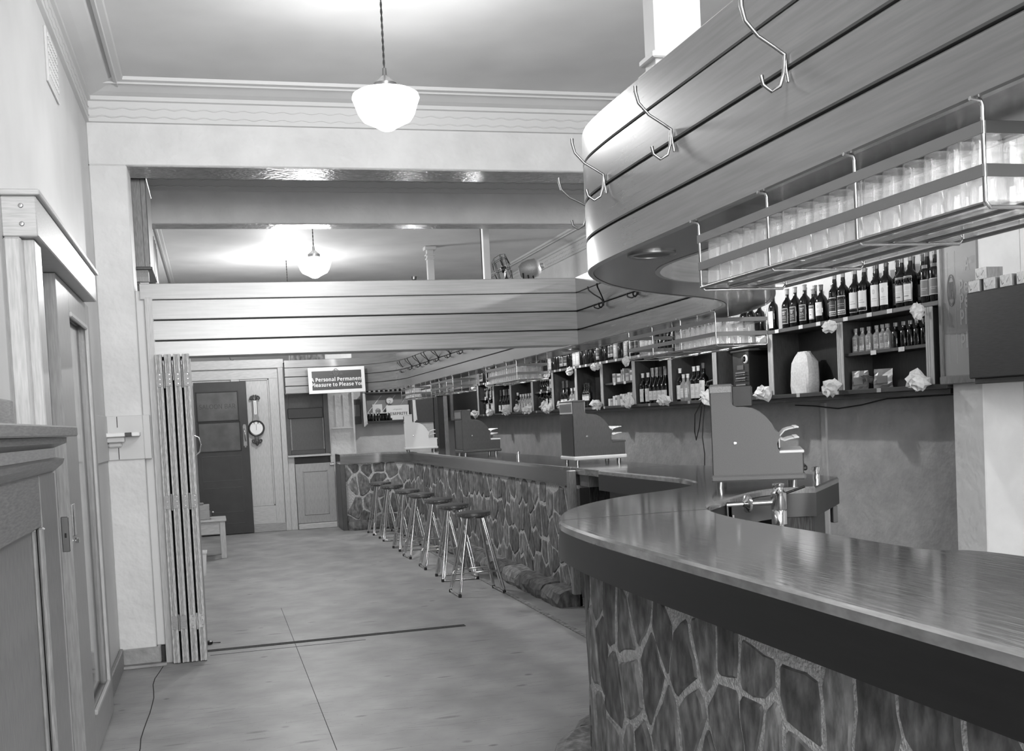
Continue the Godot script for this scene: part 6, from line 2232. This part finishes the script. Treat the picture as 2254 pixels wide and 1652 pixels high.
	boxp("jamb", df, M.wood_mid_y, 3.90, 3.97, 0.0, 2.3, 18.4, 18.55, 0.003)
	boxp("head", df, M.wood_dark_y, 3.73, 3.97, 1.94, 2.0, 18.38, 18.5, 0.003)

# ---------------------------------------------------------------- near end of the back bar: upright sign, dark cupboard, cartons
func right_end():
	var t := thing("upright_sign", "tall glazed advertising sign with an oval emblem at the near end of the back bar", "sign", V(4.2, 1.59, 5.33))
	var mb := MB.new()
	mb.box(Vector3(0.0, 0, -0.16), Vector3(0.015, 0.80, 0.15), 0.001)
	part("panel", mb, M.sign_mid, t)
	mb = MB.new()
	mb.box(Vector3(-0.014, -0.01, -0.175), Vector3(0.015, 0.81, -0.145), 0.004)
	mb.box(Vector3(-0.014, 0.785, -0.175), Vector3(0.015, 0.81, 0.15), 0.004)
	mb.box(Vector3(-0.02, -0.02, -0.175), Vector3(0.015, 0.03, 0.15), 0.006)
	part("frame", mb, M.wood_mid_y, t)
	mb = MB.new()
	mb.box(Vector3(-0.004, 0.03, -0.145), Vector3(-0.002, 0.785, 0.15), 0.0)
	part("glass_pane", mb, M.tray_glass, t)
	mb = MB.new()
	mb.box(Vector3(-0.001, 0.1, -0.10), Vector3(0.0, 0.75, -0.097), 0.0)
	mb.box(Vector3(-0.001, 0.1, -0.035), Vector3(0.0, 0.75, -0.032), 0.0)
	part("ruled_line", mb, M.card, t)
	var b := Basis(Vector3(0, 0, 1), Vector3(0, 1, 0), Vector3(-1, 0, 0))
	var y := 0.0
	for q in [["A", 0.66, 0.05, 0.075], ["Pers", 0.535, -0.005, 0.085], ["Per", 0.455, -0.002, 0.085], ["Ple", 0.36, -0.002, 0.085], ["Ple", 0.225, 0.0, 0.085]]:
		words(q[0], q[3], M.card, t, Vector3(-0.0015, q[1], q[2]), b, 0.001, "lettering", false, 0.62, 700)
	var eb := Node3D.new()
	eb.name = "emblem_plate"
	t.add_child(eb)
	eb.transform = Transform3D(b, Vector3(-0.002, 0.525, -0.068))
	var em := MB.new()
	var ring := []
	var ring2 := []
	for i in 24:
		var a := TAU * i / 24
		ring.append(Vector3(cos(a) * 0.034, sin(a) * 0.092, 0.0))
		ring2.append(Vector3(cos(a) * 0.027, sin(a) * 0.08, 0.0))
	em.tube(ring, 0.002, 5, true)
	em.tube(ring2, 0.0014, 5, true)
	for x in [-0.014, 0.0, 0.013]: em.tube([Vector3(x, -0.05, 0), Vector3(x, 0.05, 0)], 0.0025, 5)
	em.tube([Vector3(-0.014, 0.04, 0), Vector3(0.0, 0.04, 0)], 0.0025, 5)
	em.tube([Vector3(0.0, 0.0, 0), Vector3(0.013, 0.0, 0)], 0.0025, 5)
	part("emblem", em, M.sign_dark, eb)
	var c := thing("wall_cupboard", "dark stained wooden cupboard fixed high on the near wall at the right edge", "cupboard", V(4.0, 1.59, 4.6))
	mb = MB.new()
	mb.box(Vector3(0, 0.0, -0.42), Vector3(0.7, 0.465, 0.5), 0.006)
	part("carcass", mb, M.cup_wood, c)
	mb = MB.new()
	mb.box(Vector3(0.02, -0.03, -0.40), Vector3(0.7, 0.0, 0.5), 0.004)
	part("base_moulding", mb, M.wood_dark_z, c)
	var bx := [[4.965, 0, "first small white carton on the dark cupboard, nearest the sign"], [4.845, 0, "second small white carton on the dark cupboard"], [4.722, 0, "third small white carton on the dark cupboard"], [4.6, 0, "fourth small white carton on the dark cupboard at the picture edge"], [4.908, 1, "single small white carton stacked on top of the row on the dark cupboard"]]
	for q in bx:
		var o := thing("carton", q[2], "carton", V(4.05, 2.0555 + 0.062 * q[1], q[0]), 0.0, "white cartons on the dark cupboard")
		mb = MB.new()
		mb.box(Vector3(-0.045, 0, -0.043), Vector3(0.06, 0.061, 0.043), 0.001)
		part("carton_body", mb, M.paper, o)
		mb = MB.new()
		mb.box(Vector3(-0.044, 0.001, 0.043), Vector3(0.059, 0.06, 0.044), 0.0)
		part("end_flap", mb, M.wood_mid_y, o)
		mb = MB.new()
		mb.tube([Vector3(-0.0455, 0.04, -0.035), Vector3(-0.0455, 0.012, -0.025), Vector3(-0.0455, 0.02, -0.015)], 0.0012, 4)
		mb.tube([Vector3(-0.0455, 0.02, 0.005), Vector3(-0.0455, 0.045, 0.025)], 0.0008, 4)
		part("print", mb, M.sign_mid, o)

func small_things():
	# screw bottle stopper and spout on the counters
	var s := thing("pourer", "small chromed pourer standing on the far corner of the curved counter by the register", "pourer", V(3.15, TOP, 5.2))
	var mb := MB.new()
	mb.lathe([Vector2(0, 0), Vector2(0.02, 0), Vector2(0.02, 0.02), Vector2(0.014, 0.022), Vector2(0.014, 0.035), Vector2(0.022, 0.036), Vector2(0.022, 0.058), Vector2(0, 0.06)], 14)
	part("body", mb, M.chrome, s)
	dup(s, V(3.0, TOP, 10.6), 0.0, "tiny chromed pourer standing on the far counter between two registers")
	var db := MB.new()
	db.lathe([Vector2(0, 0), Vector2(0.02, 0.002), Vector2(0.022, 0.02), Vector2(0.01, 0.028), Vector2(0, 0.028)], 8, V(-0.11, 0, 7.9), 1.3, 1.0)
	db.tube([V(-0.09, 0.01, 7.9), V(-0.03, 0.004, 7.92)], 0.003, 5)
	tag(part("dark_debris", db, M.black, self), "small dark scrap on the floor by the foot of the folding door", "scrap")
